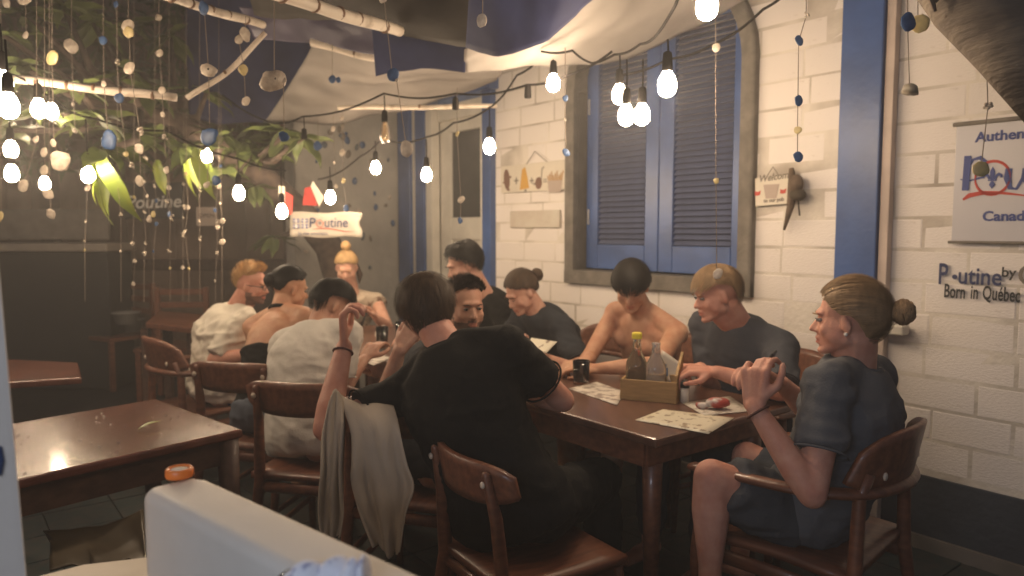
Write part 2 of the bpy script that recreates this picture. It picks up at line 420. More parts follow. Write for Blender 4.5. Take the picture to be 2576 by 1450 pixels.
# ---- grey plaster wall, square to the block wall at the corner
gw = thing('plaster_wall', 'grey mottled plaster wall meeting the block wall left of the door', 'wall', W(5.95, 0, 0), WALLROT)
m_ = MB()
xs = np.linspace(0.02, 0.98, 18); zs = np.linspace(0, 3.1, 36)
P = [[V(0.0 + 0.015*math.sin(7*x+3*z_)*math.cos(5*z_), -x, z_) for x in xs] for z_ in zs]
m_.grid(P); m_.box((-0.13, -0.50, 1.55), (0.2, 0.96, 3.1))
m_.build('rendering', gwall, gw, smooth=False)
st = MB()
r_ = random.Random(3)
for i in range(46):
    y_, z_ = r_.uniform(0.05, .92), r_.uniform(0.7, 2.35)
    M = Matrix.Rotation(r_.uniform(-.5, .5), 3, 'X')
    st = MB(); st.ell((0.02, 0, 0), (0.012, r_.uniform(.012, .03), r_.uniform(.014, .04)), M, 8, 6)
    st.build('pebble', r_.choice([shell_b, ink_g, shell_w, mat('slate_pebble', (0.10, 0.12, 0.15), 0.7)]), gw, smooth=True, loc=(0, -y_, z_))

# ================================================================== SIGNS ON THE WALL
def sign(name, label, group=None): return thing(name, label, 'sign', W(0, 0, 0), WALLROT, group)
def plate(parent, u0, u1, z0, z1, m, v=0.016, th=0.006, name='board', bevel=0.002, rot=0.0):
    b_ = MB(); b_.box((0, 0, 0), (abs(u1-u0), th, abs(z1-z0)))
    return b_.build(name, m, parent, loc=wl((u0+u1)/2, v+th/2, (z0+z1)/2), rot=(0, rot, 0), bevel=bevel)
def flat_poly(pts, c, th=0.0015): # pts in (x right, z up) metres round c=(u,v,z)
    b_ = MB(); b_.prism([(-c[0]+x, c[2]+z_) for x, z_ in pts], -c[1]-th, -c[1]); return b_
def ellp(rx, rz, n=20, tilt=0.0): return [(rx*math.cos(t)*math.cos(tilt)-rz*math.sin(t)*math.sin(tilt), rx*math.cos(t)*math.sin(tilt)+rz*math.sin(t)*math.cos(tilt)) for t in [2*math.pi*i/n for i in range(n)]][::-1]
# banner
bn = sign('restaurant_banner', 'pale grey banner with blue swash lettering and red underline, cut by the right edge')
bu1, bz1 = onwall(2405, 318, 0.03); bu0 = bu1-0.78; bz0 = onwall(2395, 607, 0.03)[1]
plate(bn, bu0, bu1, bz0, bz1, mat('banner_vinyl', (0.52, 0.50, 0.52), 0.35, var=0.06, scale=2), v=0.022, th=0.004)
rod = MB(); rod.tube([wl(bu1+0.01, 0.03, bz1+0.006), wl(bu0-0.01, 0.03, bz1+0.006)], 0.009, 8); rod.build('hanging_rod', frame_m, bn, smooth=True)
rod = MB(); rod.tube([wl(bu1+0.01, 0.03, bz0-0.004), wl(bu0-0.01, 0.03, bz0-0.004)], 0.006, 8); rod.build('bottom_rod', frame_m, bn, smooth=True)
VB = 0.0285
def wpx(px, py, v=VB): a, b = onwall(px, py, v); return a, b
a, b = wpx(2453, 358); wtext(bn, 'Authentique', 0.055, ink_b2, a, VB, b, off=0.0015, sx=1.05)
a, b = wpx(2470, 556); wtext(bn, 'Canadian', 0.055, ink_b2, a, VB, b, off=0.0015, sx=1.05)
# swash p: thick stem, thin bowl, cross stroke
a, b = wpx(2428, 480); a2, b2 = wpx(2430, 393)
s_ = MB(); s_.bar(wl(a, VB+.001, b), wl(a-0.004, VB+.001, b2), 0.026, 0.002, up=V(0, 1, 0)); s_.build('lettering', ink_b2, bn)
def stroke(parent, pts, w, m, v=VB, name='lettering'):
    b_ = MB(); P = []
    n = len(pts)
    for i in range(n):
        p0 = Vector(pts[max(i-1, 0)]); p1 = Vector(pts[min(i+1, n-1)]); t = (p1-p0).normalized(); nn = Vector((-t[1], t[0]))
        ww = (w[i] if hasattr(w, '__len__') else w)/2; c = Vector(pts[i])
        P.append([wl(c[0]+nn[0]*ww, v, c[1]+nn[1]*ww), wl(c[0]-nn[0]*ww, v, c[1]-nn[1]*ww)])
    b_.grid(P); return b_.build(name, m, parent, solid=0.0016)
bowl = [wpx(2434, 425), wpx(2448, 402), wpx(2466, 397), wpx(2478, 408), wpx(2482, 428), wpx(2470, 447), wpx(2440, 455), wpx(2416, 452)]
stroke(bn, bowl, [0.006, 0.010, 0.016, 0.018, 0.016, 0.009, 0.007, 0.005], ink_b2)
oc = wpx(2496, 448)
stroke(bn, [(oc[0]+0.062*math.cos(t), oc[1]+0.066*math.sin(t)) for t in [2*math.pi*i/24 for i in range(25)]], [0.006+0.005*abs(math.sin(math.pi*i/24*2)) for i in range(25)], ink_r)
def fleur(parent, c, s, m):
    """heraldic lily: centre petal, two curling side petals, band and foot"""
    for pts in ([(0, 1.0), (0.2, 0.55), (0.16, 0.1), (0.08, -0.15), (-0.08, -0.15), (-0.16, 0.1), (-0.2, 0.55)],
                [(0.1, -0.12), (0.25, 0.25), (0.5, 0.45), (0.8, 0.25), (0.78, 0.0), (0.62, -0.02), (0.62, 0.15), (0.45, 0.15), (0.3, -0.12)],
                [(-0.1, -0.12), (-0.3, -0.12), (-0.45, 0.15), (-0.62, 0.15), (-0.62, -0.02), (-0.78, 0.0), (-0.8, 0.25), (-0.5, 0.45), (-0.25, 0.25)],
                [(-0.34, -0.14), (0.34, -0.14), (0.34, -0.26), (-0.34, -0.26)],
                [(-0.08, -0.28), (0.08, -0.28), (0.24, -0.6), (0, -0.95), (-0.24, -0.6)]):
        flat_poly([(x*s, z_*s) for x, z_ in pts], (c[0], c[2] if len(c) > 2 else VB, c[1])).build('lily_emblem', m, parent)
fleur(bn, (oc[0], oc[1]), 0.045, ink_b2)
uc = [wpx(2538, 424), wpx(2534, 450), wpx(2541, 474), wpx(2556, 476), wpx(2572, 450), wpx(2580, 424)]
stroke(bn, uc, [0.024, 0.026, 0.016, 0.010, 0.012, 0.018], ink_b2)
stroke(bn, [wpx(2580, 424), wpx(2578, 450), wpx(2590, 474)], [0.022, 0.024, 0.01], ink_b2)
stroke(bn, [wpx(2422, 503), wpx(2438, 492), wpx(2470, 486), wpx(2510, 485), wpx(2560, 490), wpx(2600, 496)], [0.008, 0.018, 0.016, 0.012, 0.007, 0.004], ink_r)
# hand lettering on the wall itself
wr = sign('painted_lettering', 'black hand painted slogan on the bricks below the pale banner')
VW = 0.0135
a, b = onwall(2358, 714, VW)
wtext(wr, 'P', 0.125, ink_b, a, VW, b, off=0.002, sx=0.62); 
a, b = onwall(2392, 712, VW); wtext(wr, '•', 0.075, ink_b, a, VW, b, off=0.001)
a, b = onwall(2408, 713, VW); wtext(wr, 'utine', 0.10, ink_b, a, VW, b, off=0.0015, sx=0.80)
a, b = onwall(2406, 713, VW); a, b = onwall(2518, 696, VW); wtext(wr, 'by', 0.055, ink_k, a, VW, b, off=0.001)
a, b = onwall(2556, 717, VW); wtext(wr, 'Canada', 0.12, ink_g, a, VW, b, off=0.001)
for wd_, px_ in (('Born', 2373), ('in', 2440), ('Québec', 2470)):
    a, b = onwall(px_, 747+(px_-2373)*.06, VW); wtext(wr, wd_, 0.080, ink_k, a, VW, b, off=0.0015, sx=.52, tilt=.02)
# ingredient board
ib = sign('ingredient_board', 'cream board with potato plus cheese plus gravy drawings, left of the window')
a1, b1 = onwall(1262, 420, 0.02); a0, b0 = onwall(1434, 486, 0.02)
b0 = onwall(1262, 487, 0.02)[1]
plate(ib, a0, a1, b0, b1, mat('cream_board', (0.66, 0.60, 0.50), 0.7, var=0.08), v=0.02)
cord = MB(); cx_, cz_ = onwall(1346, 381, 0.022)
for e in (0.09, -0.13): cord.tube([wl(cx_, 0.024, cz_), wl(cx_+e, 0.024, b1)], 0.003, 5)
cord.build('hanging_cord', ink_g, ib)
VI = 0.0265
def ipx(px, py): return onwall(px, py, VI)
def blob(px, py, rx, rz, m, tilt=0.0, nm='drawing'):
    a, b = ipx(px, py); flat_poly(ellp(rx, rz, 18, tilt), (a, VI, b)).build(nm, m, ib)
blob(1275, 452, 0.035, 0.075, ink_o, 0.12); blob(1279, 478, 0.018, 0.008, ink_o); blob(1284, 446, 0.012, 0.008, ink_o); blob(1268, 460, 0.01, 0.008, ink_o)
def cross(px, py, s, m, parent=ib, eq=False):
    a, b = ipx(px, py)
    if eq:
        for dz in (-.35*s, .35*s): flat_poly([(-s, dz-.16*s), (-s, dz+.16*s), (s, dz+.16*s), (s, dz-.16*s)], (a, VI, b)).build('drawing', m, parent)
    else:
        w_ = .25*s
        flat_poly([(-w_, -s), (-w_, -w_), (-s, -w_), (-s, w_), (-w_, w_), (-w_, s), (w_, s), (w_, w_), (s, w_), (s, -w_), (w_, -w_), (w_, -s)], (a, VI, b)).build('drawing', m, parent)
cross(1299, 455, 0.024, ink_g); cross(1338, 455, 0.022, ink_g); cross(1371, 455, 0.022, ink_g, eq=True)
a, b = ipx(1319, 453); flat_poly([(-0.05, -0.07), (-0.025, 0.075), (0.01, 0.09), (0.035, 0.02), (0.055, -0.06)], (a, VI, b)).build('drawing', ink_y, ib)
blob(1322, 480, 0.014, 0.010, ink_g)
blob(1355, 461, 0.036, 0.042, ink_o); a, b = ipx(1361, 447); a2, b2 = ipx(1364, 424)
stroke(ib, [(a, b-0.03), (a2, b2), (a2-0.02, b2+0.008)], 0.010, ink_g, v=VI, name='drawing'); blob(1344, 463, 0.012, 0.008, ink_g)
a, b = ipx(1396, 462); flat_poly([(-0.06, -0.06), (-0.075, 0.02), (0.075, 0.02), (0.06, -0.06)], (a, VI, b)).build('drawing', mat('ink_pale', (0.42, 0.34, 0.29), .8), ib)
for i in range(9):
    x = -0.065+0.016*i; flat_poly([(x, 0.02), (x+.004*(i-4), 0.02+.035*(1+(i*7 % 3)*.4)), (x+.01+.004*(i-4), 0.02+.035*(1+(i*7 % 3)*.4)), (x+.011, 0.02)], (a, VI, b)).build('drawing', mat('ink_fry', (0.42, 0.24, 0.10), .8), ib)
pb = sign('brick_lettering', 'faint worn painted sign on a brick under the ingredient board')
a1, b1 = onwall(1283, 532, .02); a0, _ = onwall(1408, 532, .02); b0 = onwall(1283, 574, .02)[1]
plate(pb, a0, a1, b0, b1, mat('worn_brick', (0.58, 0.54, 0.46), 0.8, col2=(0.50, 0.43, 0.36), scale=7, bump=0.4), v=0.006, th=0.017, bevel=0.008)
bk2 = sign('narrow_plank', 'narrow dark plank hung between the ingredient board and the window frame')
a1, b1 = onwall(1428, 420, .03); a0, b0 = onwall(1436, 488, .03)
plate(bk2, a0+.01, a1, b0, b1, ink_g, v=0.02, th=0.012)
# welcome board right of the window with a fork puppet hung before it
wb = sign('welcome_board', 'small cream welcome board with red marks, right of the window')
a1, b1 = onwall(1902, 447, .02); a0, b0 = onwall(1990, 515, .02)
plate(wb, a0, a1, b0, b1, MATS['cream_board'], v=0.02, rot=-0.05)
a, b = onwall(1908, 459, .027); wtext(wb, 'Welcome', 0.048, ink_g, a, .027, b, off=0.001, shear=0.3, tilt=-0.08)
a, b = onwall(1921, 510, .027); wtext(wb, 'to our pub', 0.026, ink_g, a, .027, b, off=0.001, tilt=-0.05)
for (x, y) in ((1906, 487), (1970, 482)):
    a, b = onwall(x, y, .027); flat_poly([(-.016, -.01), (-.016, .012), (0, .006), (.018, .014), (.014, -.008), (0, -.012)], (a, .027, b)).build('drawing', ink_r, wb)
a, b = onwall(1940, 482, .027); flat_poly([(-.045, .035), (.045, .035), (.03, -.035), (-.03, -.035)], (a, .027, b)).build('drawing', mat('ink_pale', (0, 0, 0)), wb)
c_ = MB(); cx_, cz_ = onwall(1945, 420, .022)
for e in (.035, -.035): c_.tube([wl(cx_, .024, cz_), wl(cx_+e, .024, b1)], .002, 5)
c_.build('hanging_cord', ink_g, wb)
fp = thing('driftwood_ornament', 'brown driftwood ornament with dangling legs beside the welcome board', 'ornament', W(0, 0, 0), WALLROT)
o_m = mat('driftwood', (0.16, 0.11, 0.075), 0.8, var=.4, scale=20)
c_ = MB(); a, b = onwall(1990, 455, .05); c_.tube([wl(a, .05, b+.06), wl(a-.01, .05, b-.02), wl(a+.0, .05, b-.13), wl(a+.03, .05, b-.24)], [.012, .024, .018, .006], 8); c_.build('branch', o_m, fp, smooth=True)
c_ = MB(); a, b = onwall(2003, 463, .06); c_.ell(wl(a, .06, b), (.035, .03, .045)); c_.build('knob', o_m, fp, smooth=True)
c_ = MB(); a, b = onwall(2006, 491, .06); c_.ell(wl(a, .06, b), (.042, .03, .03)); c_.tube([wl(a, .06, b), wl(a-.015, .06, b-.10)], .004, 6); c_.build('knob', mat('dark_drift', (0.06, .045, .03), .8), fp, smooth=True)
# ================================================================== CANOPIES
def sheet(name, label, cat, rows, m, nx=26, ny=14, sag=0.0, fold=0.012, ff=3.0, seed=1, thick=0.003, stretch=(1, 1, 1)):
    """rows: lists of world points (top edge to bottom edge); Catmull-like interpolation by smooth linear blend"""
    def samp(row, t):
        n = len(row)-1; x = t*n; i = min(int(x), n-1); f = x-i
        p0, p1, p2, p3 = row[max(i-1, 0)], row[i], row[i+1], row[min(i+2, n)]
        return 0.5*((2*p1)+(p2-p0)*f+(2*p0-5*p1+4*p2-p3)*f*f+(3*p1-p0-3*p2+p3)*f**3)
    P = []
    for j in range(ny+1):
        row = []
        for i in range(nx+1):
            colp = [samp(r, i/nx) for r in rows]
            p = samp(colp, j/ny)
            p = p - V(0, 0, sag*math.sin(math.pi*i/nx)*math.sin(math.pi*j/ny))
            row.append(p)
        P.append(row)
    A = np.array([[tuple(p) for p in r] for r in P]); sh_ = A.shape; B = A.reshape(-1, 3)
    nz = snoise(B, ff/6.28, seed, stretch)*fold + snoise(B, ff*2.7/6.28, seed+5, stretch)*fold*.4
    B[:, 2] += nz; B[:, 1] += nz*.8
    g_ = MB(); g_.grid(B.reshape(sh_))
    o = g_.build(name, m, smooth=True, solid=thick)
    return tag(o, label, cat)
sheet('dark_tarpaulin', 'dark wet plastic tarpaulin sagging overhead at the top centre', 'tarpaulin',
      [[at(560, -420, 3.2), at(900, -430, 2.8), at(1200, -440, 2.6), at(1560, -470, 2.4)],
       [at(600, -160, 3.4), at(900, -150, 3.1), at(1180, -140, 2.9), at(1500, -160, 2.7)],
       [at(640, 36, 3.85), at(930, 78, 3.6), at(1190, 118, 3.35), at(1400, 60, 3.1)]], tarp_d, sag=0.02, fold=0.03, ff=8)
sheet('blue_tarpaulin', 'large blue tarpaulin bulging down over the dark one, top centre', 'tarpaulin',
      [[at(1210, -400, 2.35), at(1400, -400, 2.3), at(1560, -400, 2.3), at(1800, -380, 2.3)],
       [at(1185, -80, 2.75), at(1320, -90, 2.65), at(1440, -100, 2.6), at(1570, -140, 2.6)],
       [at(1172, 118, 3.25), at(1250, 136, 3.1), at(1370, 98, 2.95), at(1500, -4, 2.8)]], tarp_b, fold=0.02, ff=9, stretch=(1.6, 0.6, 1), seed=4)
sheet('blue_valance', 'blue tarpaulin flap hanging above the beige awning', 'tarpaulin',
      [[at(935, 78, 3.7), at(1010, 92, 3.65), at(1090, 104, 3.6), at(1172, 112, 3.5)],
       [at(945, 196, 3.75), at(1010, 182, 3.7), at(1090, 172, 3.62), at(1170, 180, 3.55)]], tarp_b, fold=0.012, ff=9, seed=9)
sheet('purple_flap', 'dull violet strip of tarpaulin behind the bamboo poles', 'tarpaulin',
      [[at(600, 20, 4.1), at(720, 30, 4.05), at(830, 44, 4.0), at(945, 70, 3.9)],
       [at(640, 96, 4.15), at(740, 108, 4.1), at(840, 118, 4.05), at(950, 136, 3.95)]],
      mat('violet_tarp', (0.10, 0.085, 0.15), 0.35, col2=(0.07, 0.06, 0.11), scale=6, bump=.5, bscale=12), fold=0.02, ff=9, seed=11)
sheet('white_canvas', 'white canvas awning stretched from the blue tarpaulin to the top of the window', 'canvas',
      [[at(1168, 126, 3.42), at(1330, 70, 3.3), at(1490, -20, 3.2), at(1650, -170, 3.1), at(1960, -330, 2.9)],
       [at(1168, 150, 3.5), at(1340, 120, 3.55), at(1520, 60, 3.55), at(1690, -20, 3.5), at(1960, -90, 3.4)],
       [at(1172, 180, 3.6), at(1340, 170, 3.75), at(1545, 158, 3.95), at(1720, 84, 3.9), at(1900, -6, 3.75)]],
      canvas, nx=40, fold=0.022, ff=9, seed=13, stretch=(0.7, 1.4, 1.2))
sheet('beige_awning', 'beige patched canvas awning over the far end of the table', 'canvas',
      [[at(790, 104, 4.3), at(900, 128, 4.2), at(1020, 150, 4.05), at(1140, 165, 3.95), at(1266, 172, 3.9)],
       [at(735, 205, 4.7), at(860, 208, 4.65), at(990, 200, 4.5), at(1130, 190, 4.4), at(1260, 184, 4.25)],
       [at(668, 302, 5.2), at(820, 312, 5.25), at(960, 292, 5.15), at(1110, 252, 5.0), at(1250, 204, 4.8)]],
      canvas_b, nx=34, fold=0.018, ff=7, seed=17)
sheet('hanging_tarpaulin', 'deep blue tarpaulin sheet hanging behind the tree, upper left', 'tarpaulin',
      [[at(470, -60, 5.4), at(600, -50, 5.4), at(720, -40, 5.4), at(880, 20, 5.4)],
       [at(470, 120, 5.5), at(600, 130, 5.5), at(720, 130, 5.5), at(850, 160, 5.5)],
       [at(480, 296, 5.5), at(590, 308, 5.5), at(690, 304, 5.5), at(800, 250, 5.5)]], tarp_b, fold=0.03, ff=6, seed=19)
# patch discs and clips on the awning
def disc(parent, p, r, m, name='disc', flat=0.3, rot=None):
    M = rot or Matrix.Rotation(math.pi/2, 3, 'X'); b_ = MB(); b_.ell((0, 0, 0), (r, r, r*flat), M, 12, 6)
    return b_.build(name, m, parent, smooth=True, loc=p)
# ---- bamboo poles
def pole(label, a, b, r, bends=0.0, nodes=6):
    t = thing('bamboo_pole', label, 'pole', a, 0, 'white bamboo poles of the canopy')
    d_ = b-a; n = 14; pts = []; rs = []
    for i in range(n+1):
        f = i/n; pts.append(d_*f + V(0, 0, -bends*math.sin(math.pi*f)) + V(0, 0, .004*math.sin(9*f))); rs.append(r*(1+.05*math.sin(11*f)))
    mb = MB(); mb.tube(pts, rs, 10); mb.build('cane', pole_m, t, smooth=True)
    for i in range(1, nodes):
        f = i/nodes + random.uniform(-.03, .03); p = d_*f + V(0, 0, -bends*math.sin(math.pi*f)); tt = d_.normalized()*.007
        k_ = MB(); k_.tube([p-tt, p, p+tt], [r*1.03, r*1.13, r*1.03], 10); k_.build('binding', mat('rust_binding', (0.22, 0.12, 0.07), .8, var=.4), t, smooth=True)
    return t
pole('white bamboo pole running level behind the shells, upper left', at(20, 198, 3.3), at(445, 247, 3.5), 0.019)
pole('white bamboo pole slanting in from the top edge, ending above the diagonal stick', at(360, -26, 2.7), at(662, 64, 3.5), 0.018)
pole('thick white bamboo pole at the top edge left of the dark tarpaulin', at(640, -32, 2.5), at(1006, 80, 3.4), 0.025)
pole('thin bent white stick joining the two upper left poles', at(470, 247, 3.45), at(668, 84, 3.5), 0.012, bends=0.03, nodes=2)
pole('white pole seamed into the top of the beige awning', at(785, 106, 4.1), at(1000, 158, 4.0), 0.026, nodes=2)
pole('white batten under the beige awning edge', at(850, 272, 4.6), at(1250, 268, 4.5), 0.014, nodes=2)
# ================================================================== LIGHT STRINGS
def cable(label, pts):
    P = []
    for i in range(len(pts)-1):
        a, b = pts[i], pts[i+1]; n = 8
        for j in range(n): f = j/n; P.append(a.lerp(b, f) - V(0, 0, min(.03, .055*(b-a).length)*math.sin(math.pi*f)))
    P.append(pts[-1])
    b_ = MB(); b_.tube(P, 0.0055, 6); o = b_.build('light_cable', cable_m, smooth=True)
    return tag(o, label, 'cable', 'black cables of the string lights')
cable('black light cable crossing in front of the beige awning to the canvas', [at(560, 240, 4.6), at(690, 312, 4.5), at(762, 294, 4.4), at(966, 236, 4.1), at(1146, 236, 3.9), at(1326, 214, 3.7), at(1434, 188, 3.55), at(1540, 130, 3.45)])
cable('black light cable dipping across the grey wall and the door', [at(800, 452, 5.4), at(905, 395, 5.0), at(960, 350, 4.9), at(1075, 345, 4.5), at(1140, 310, 4.3), at(1240, 266, 4.1), at(1300, 190, 3.9), at(1365, 140, 3.7)])
cable('short black light cable between canvas hem and window top', [at(1362, 130, 3.6), at(1440, 128, 3.5), at(1490, 160, 3.4), at(1545, 138, 3.4), at(1610, 112, 3.2), at(1690, 30, 2.6), at(1720, -60, 2.3)])
cable('black light cable over the window arch', [at(1560, 190, 3.4), at(1680, 150, 3.3), at(1800, 110, 3.2), at(1920, 24, 3.0), at(2010, -50, 2.8)])
cable('black light cable sagging through the leaves at far left', [at(-80, 120, 3.3), at(60, 200, 3.3), at(120, 240, 3.4), at(240, 300, 3.8), at(420, 330, 4.0), at(600, 400, 4.2), at(720, 430, 4.2)])
def socket_mesh(parent, p):
    b_ = MB(); b_.lathe([(0.006, 0.045), (0.014, 0.040), (0.0165, 0.02), (0.0175, 0.0), (0.0175, -0.018), (0.014, -0.02)], 12)
    return b_.build('socket', cable_m, parent, smooth=True, loc=p)
GLOBE = [(0.010, 0.018), (0.0135, 0.008), (0.018, -0.002), (0.0265, -0.014), (0.0325, -0.028), (0.0345, -0.043), (0.0325, -0.058), (0.025, -0.071), (0.012, -0.078), (0.003, -0.080)]
glob_me = None
def bulb(px, py, y, label, s=1.0, ptop=None, lit=True, emp=False):
    p = at(px, py, y) + V(0, 0, 0.045*s)
    t = thing('hanging_bulb', label, 'light bulb', p, 0, 'hanging bulbs of the string lights')
    top = at(px, ptop if ptop is not None else py-70, y).z - p.z
    b_ = MB(); b_.tube([V(0, 0, 0.055), V(0.002, 0, top*.6), V(0, 0, max(top, 0.07))], 0.0035, 5); b_.build('flex', cable_m, t)
    so = socket_mesh(t, (0, 0, 0.022))
    if not emp:
        b_ = MB(); b_.lathe([(r*s*.90, z_*s) for r, z_ in GLOBE], 14)
        if lit:
            b_.build('glass', bulb_m, t, smooth=True)
        else:
            b_ = MB(); b_.lathe([(0.012, 0.02), (0.016, 0.0), (0.027, -0.05), (0.030, -0.08), (0.024, -0.10), (0.01, -0.108)], 16)
            b_.build('glass', clear_m, t, smooth=True)
            f_ = MB(); f_.tube([V(0, 0, 0), V(.008, 0, -.04), V(-.008, 0, -.07), V(0, 0, -.08)], 0.0012, 5); f_.build('filament', gold, t)
    return t
B_ = [(1778, 20, 2.0, -120, 'biggest lit bulb, at the top edge right of the canvas'),
      (1678, 218, 2.45, 100, 'lit bulb in front of the right shutter, second largest'),
      (1558, 242, 3.15, 140, 'lit bulb over the left shutter, uppermost of the three close together'),
      (1575, 295, 2.9, 150, 'lit bulb over the left shutter, lower left of the close pair'),
      (1615, 293, 2.9, 150, 'lit bulb at the middle of the window, lower right of the close pair'),
      (1392, 213, 3.55, 170, 'lit bulb in front of the white wall just left of the window frame'),
      (1231, 372, 4.0, 268, 'lit bulb against the right post of the blue door'),
      (1073, 443, 4.45, 350, 'lit bulb in front of the left blue post of the door'),
      (945, 425, 4.8, 355, 'lit bulb in front of the grey wall'),
      (831, 500, 4.55, 420, 'lit bulb above the cloth sign with the four flags'),
      (709, 535, 4.3, 420, 'lit bulb left of the red flag'),
      (601, 489, 4.2, 395, 'pear shaped lit bulb among the leaves left of the trunk'),
      (520, 395, 4.6, 350, 'lit bulb beside the wide yellow-green leaf'),
      (222, 443, 3.7, 300, 'lit bulb under the bright yellow leaves, left'),
      (113, 465, 4.6, 400, 'small dim lit bulb left of the bright leaves'),
      (28, 380, 3.6, 250, 'lit bulb near the left edge, upper of two small ones'),
      (30, 440, 3.6, 300, 'lit bulb near the left edge, lower of two small ones'),
      (22, 272, 2.4, 100, 'large lit bulb at the left edge'),
      (8, 215, 2.5, 60, 'large lit bulb cut by the left edge above another'),
      (98, 278, 3.2, 200, 'lit bulb right of the large left-edge bulb'),
      (130, 284, 3.9, 220, 'small lit bulb touching the one beside the left-edge lamp')]
for px, py, y, pt, lb in B_: bulb(px, py, y, lb, 1.0 if y > 2.2 else 0.95, pt)
bulb(968, 330, 4.1, 'unlit clear filament bulb under the beige awning', lit=False, ptop=240)
bulb(1328, 272, 3.7, 'empty black socket hanging left of the window', emp=True, ptop=214)
bulb(1146, 300, 3.9, 'empty black socket hanging before the door glass', emp=True, ptop=240)
bulb(766, 372, 4.4, 'empty black socket hanging among leaves under the awning', emp=True, ptop=294)
bulb(2036, -12, 2.6, 'black socket cut by the top edge above the blue shells', emp=True, ptop=-80)
# ================================================================== SHELL STRINGS
def shell_mesh(kind, r):
    b_ = MB(); rr = random.Random(kind+str(round(r, 4)))
    if kind in 'wyb':
        n = 14; k0 = rr.uniform(.75, 1.0)
        b_.ell((0, 0, 0), (r*k0, r*.17, r), Matrix.Rotation(rr.uniform(-.5, .5), 3, 'Y'), n, 8)
    elif kind == 'h':      # pierced disc
        b_.ell((0, 0, 0), (r, r*.35, r*.92), None, 18, 10)
    elif kind == 'o':      # bowl / lampshade-like half shell
        b_.lathe([(r, -r*.5), (r*.95, -r*.1), (r*.7, r*.3), (r*.3, r*.5), (r*.05, r*.55)], 18)
    elif kind == 's':      # spiral / cluster of bits
        for q in range(5): b_.ell((rr.uniform(-r, r)*.6, rr.uniform(-r, r)*.4, rr.uniform(-r, r)*.9), (r*.4, r*.3, r*.35), None, 8, 6)
    A = np.array(b_.v); nz = snoise(A/r, 0.42, rr.randint(1, 99))[:, None]*0.24*A; b_.v = [tuple(p) for p in (A+nz)]
    return b_.mesh('shell', {'w': shell_w, 'h': shell_w, 's': shell_w, 'o': mat('shell_grey', (.30, .26, .2), .5, var=.3, scale=30), 'b': shell_b, 'y': shell_y}[kind], True)
SHM = {}
def shell_string(label, y, ytop, items, ybot=None, xdrift=0.0):
    """items: (px, py, diameter in px, kind)"""
    x0 = items[0][0]
    top = at(items[0][0], ytop, y)
    t = thing('shell_string', label, 'shell string', top, 0, 'strings of shells hanging from the canopy')
    pts = [V(0, 0, 0)] + [at(px, py, y)-top for px, py, d_, k_ in items]
    if ybot: pts.append(at(items[-1][0], ybot, y)-top)
    b_ = MB(); b_.tube(pts, 0.0016 if y < 3.5 else 0.0012, 4); b_.build('cord', cord_m, t)
    for px, py, d_, k_ in items:
        r = d_/2/F*y; key = (k_, round(r, 3))
        if key not in SHM: SHM[key] = shell_mesh(k_, max(r, .004))
        o = link('shell', SHM[key], t, at(px, py, y)-top + V(0, -0.004, 0), (random.uniform(-.2, .2), random.uniform(-.3, .3), random.uniform(-.4, .4)))
        if k_ == 'h':
            h_ = MB(); h_.ell((r*.15, -r*.36, r*.15), (r*.16, r*.05, r*.16), None, 8, 5); h_.build('hole', ink_k, t, loc=o.location)
S = shell_string
S('shell string with yellowish shell high and broad flat one low, far left', 2.8, -60, [(131, 148, 34, 'y'), (136, 362, 20, 'w'), (152, 403, 52, 'w')])
S('single round grey-white disc on a cord near the top left corner', 3.2, -60, [(180, 118, 36, 'w'), (186, 262, 10, 'w'), (190, 330, 12, 'w')])
S('shell string with a small blue piece and big navy end disc', 2.9, -60, [(260, 104, 22, 'b'), (262, 213, 16, 'w'), (273, 352, 50, 'b')])
S('shell string crossing the left pole with a blue chip on it', 3.1, -60, [(293, 12, 14, 'b'), (295, 160, 18, 's'), (301, 247, 24, 'b'), (318, 388, 14, 'y'), (332, 420, 18, 's')])
S('shell string with two stacked yellowish discs near the top', 2.9, -60, [(323, 68, 30, 'w'), (326, 84, 28, 'y'), (327, 174, 30, 'w'), (352, 330, 24, 's'), (352, 376, 26, 'w'), (354, 458, 28, 'w'), (372, 494, 12, 'w'), (377, 552, 18, 'w')])
S('shell string of small shells left of the second pole end', 3.0, -60, [(400, 46, 16, 'w'), (402, 136, 18, 'w'), (408, 229, 18, 'w'), (411, 290, 14, 'w'), (414, 350, 18, 's'), (420, 428, 20, 'w'), (432, 548, 16, 's')])
S('shell string with blue chip on the pole, ring shell and navy disc', 2.9, -60, [(514, 22, 34, 'b'), (525, 179, 36, 'h'), (528, 343, 48, 'b'), (521, 466, 18, 'w'), (545, 456, 28, 'b'), (549, 560, 14, 'w')])
S('shell string with a pair of tan shells above the bent stick', 3.1, 40, [(618, 87, 32, 'w'), (601, 101, 22, 'w'), (614, 176, 28, 'y'), (618, 256, 22, 'w')])
S('large pierced white disc hanging in front of the blue tarpaulin', 2.7, -60, [(690, 205, 58, 'h'), (713, 202, 16, 'w'), (715, 346, 30, 'b'), (715, 352, 8, 'w')])
S('shell string ending in a rough pinkish ball before the door post', 2.8, -60, [(966, -4, 28, 'w'), (987, 190, 34, 'b'), (998, 203, 10, 'w'), (1023, 374, 44, 'w')])
S('single white shell in front of the blue tarpaulin', 2.4, -60, [(1214, 54, 32, 'w')])
S('two grey-blue discs in front of the beige awning', 3.7, 110, [(836, 200, 20, 'b'), (852, 202, 15, 'b')])
S('shell string before the door glass with a yellow bead', 3.7, 220, [(1150, 338, 14, 'y'), (1159, 503, 18, 'w'), (1158, 556, 16, 'b')])
S('navy rectangular shell hanging above the sign', 4.2, 300, [(800, 368, 24, 'b')])
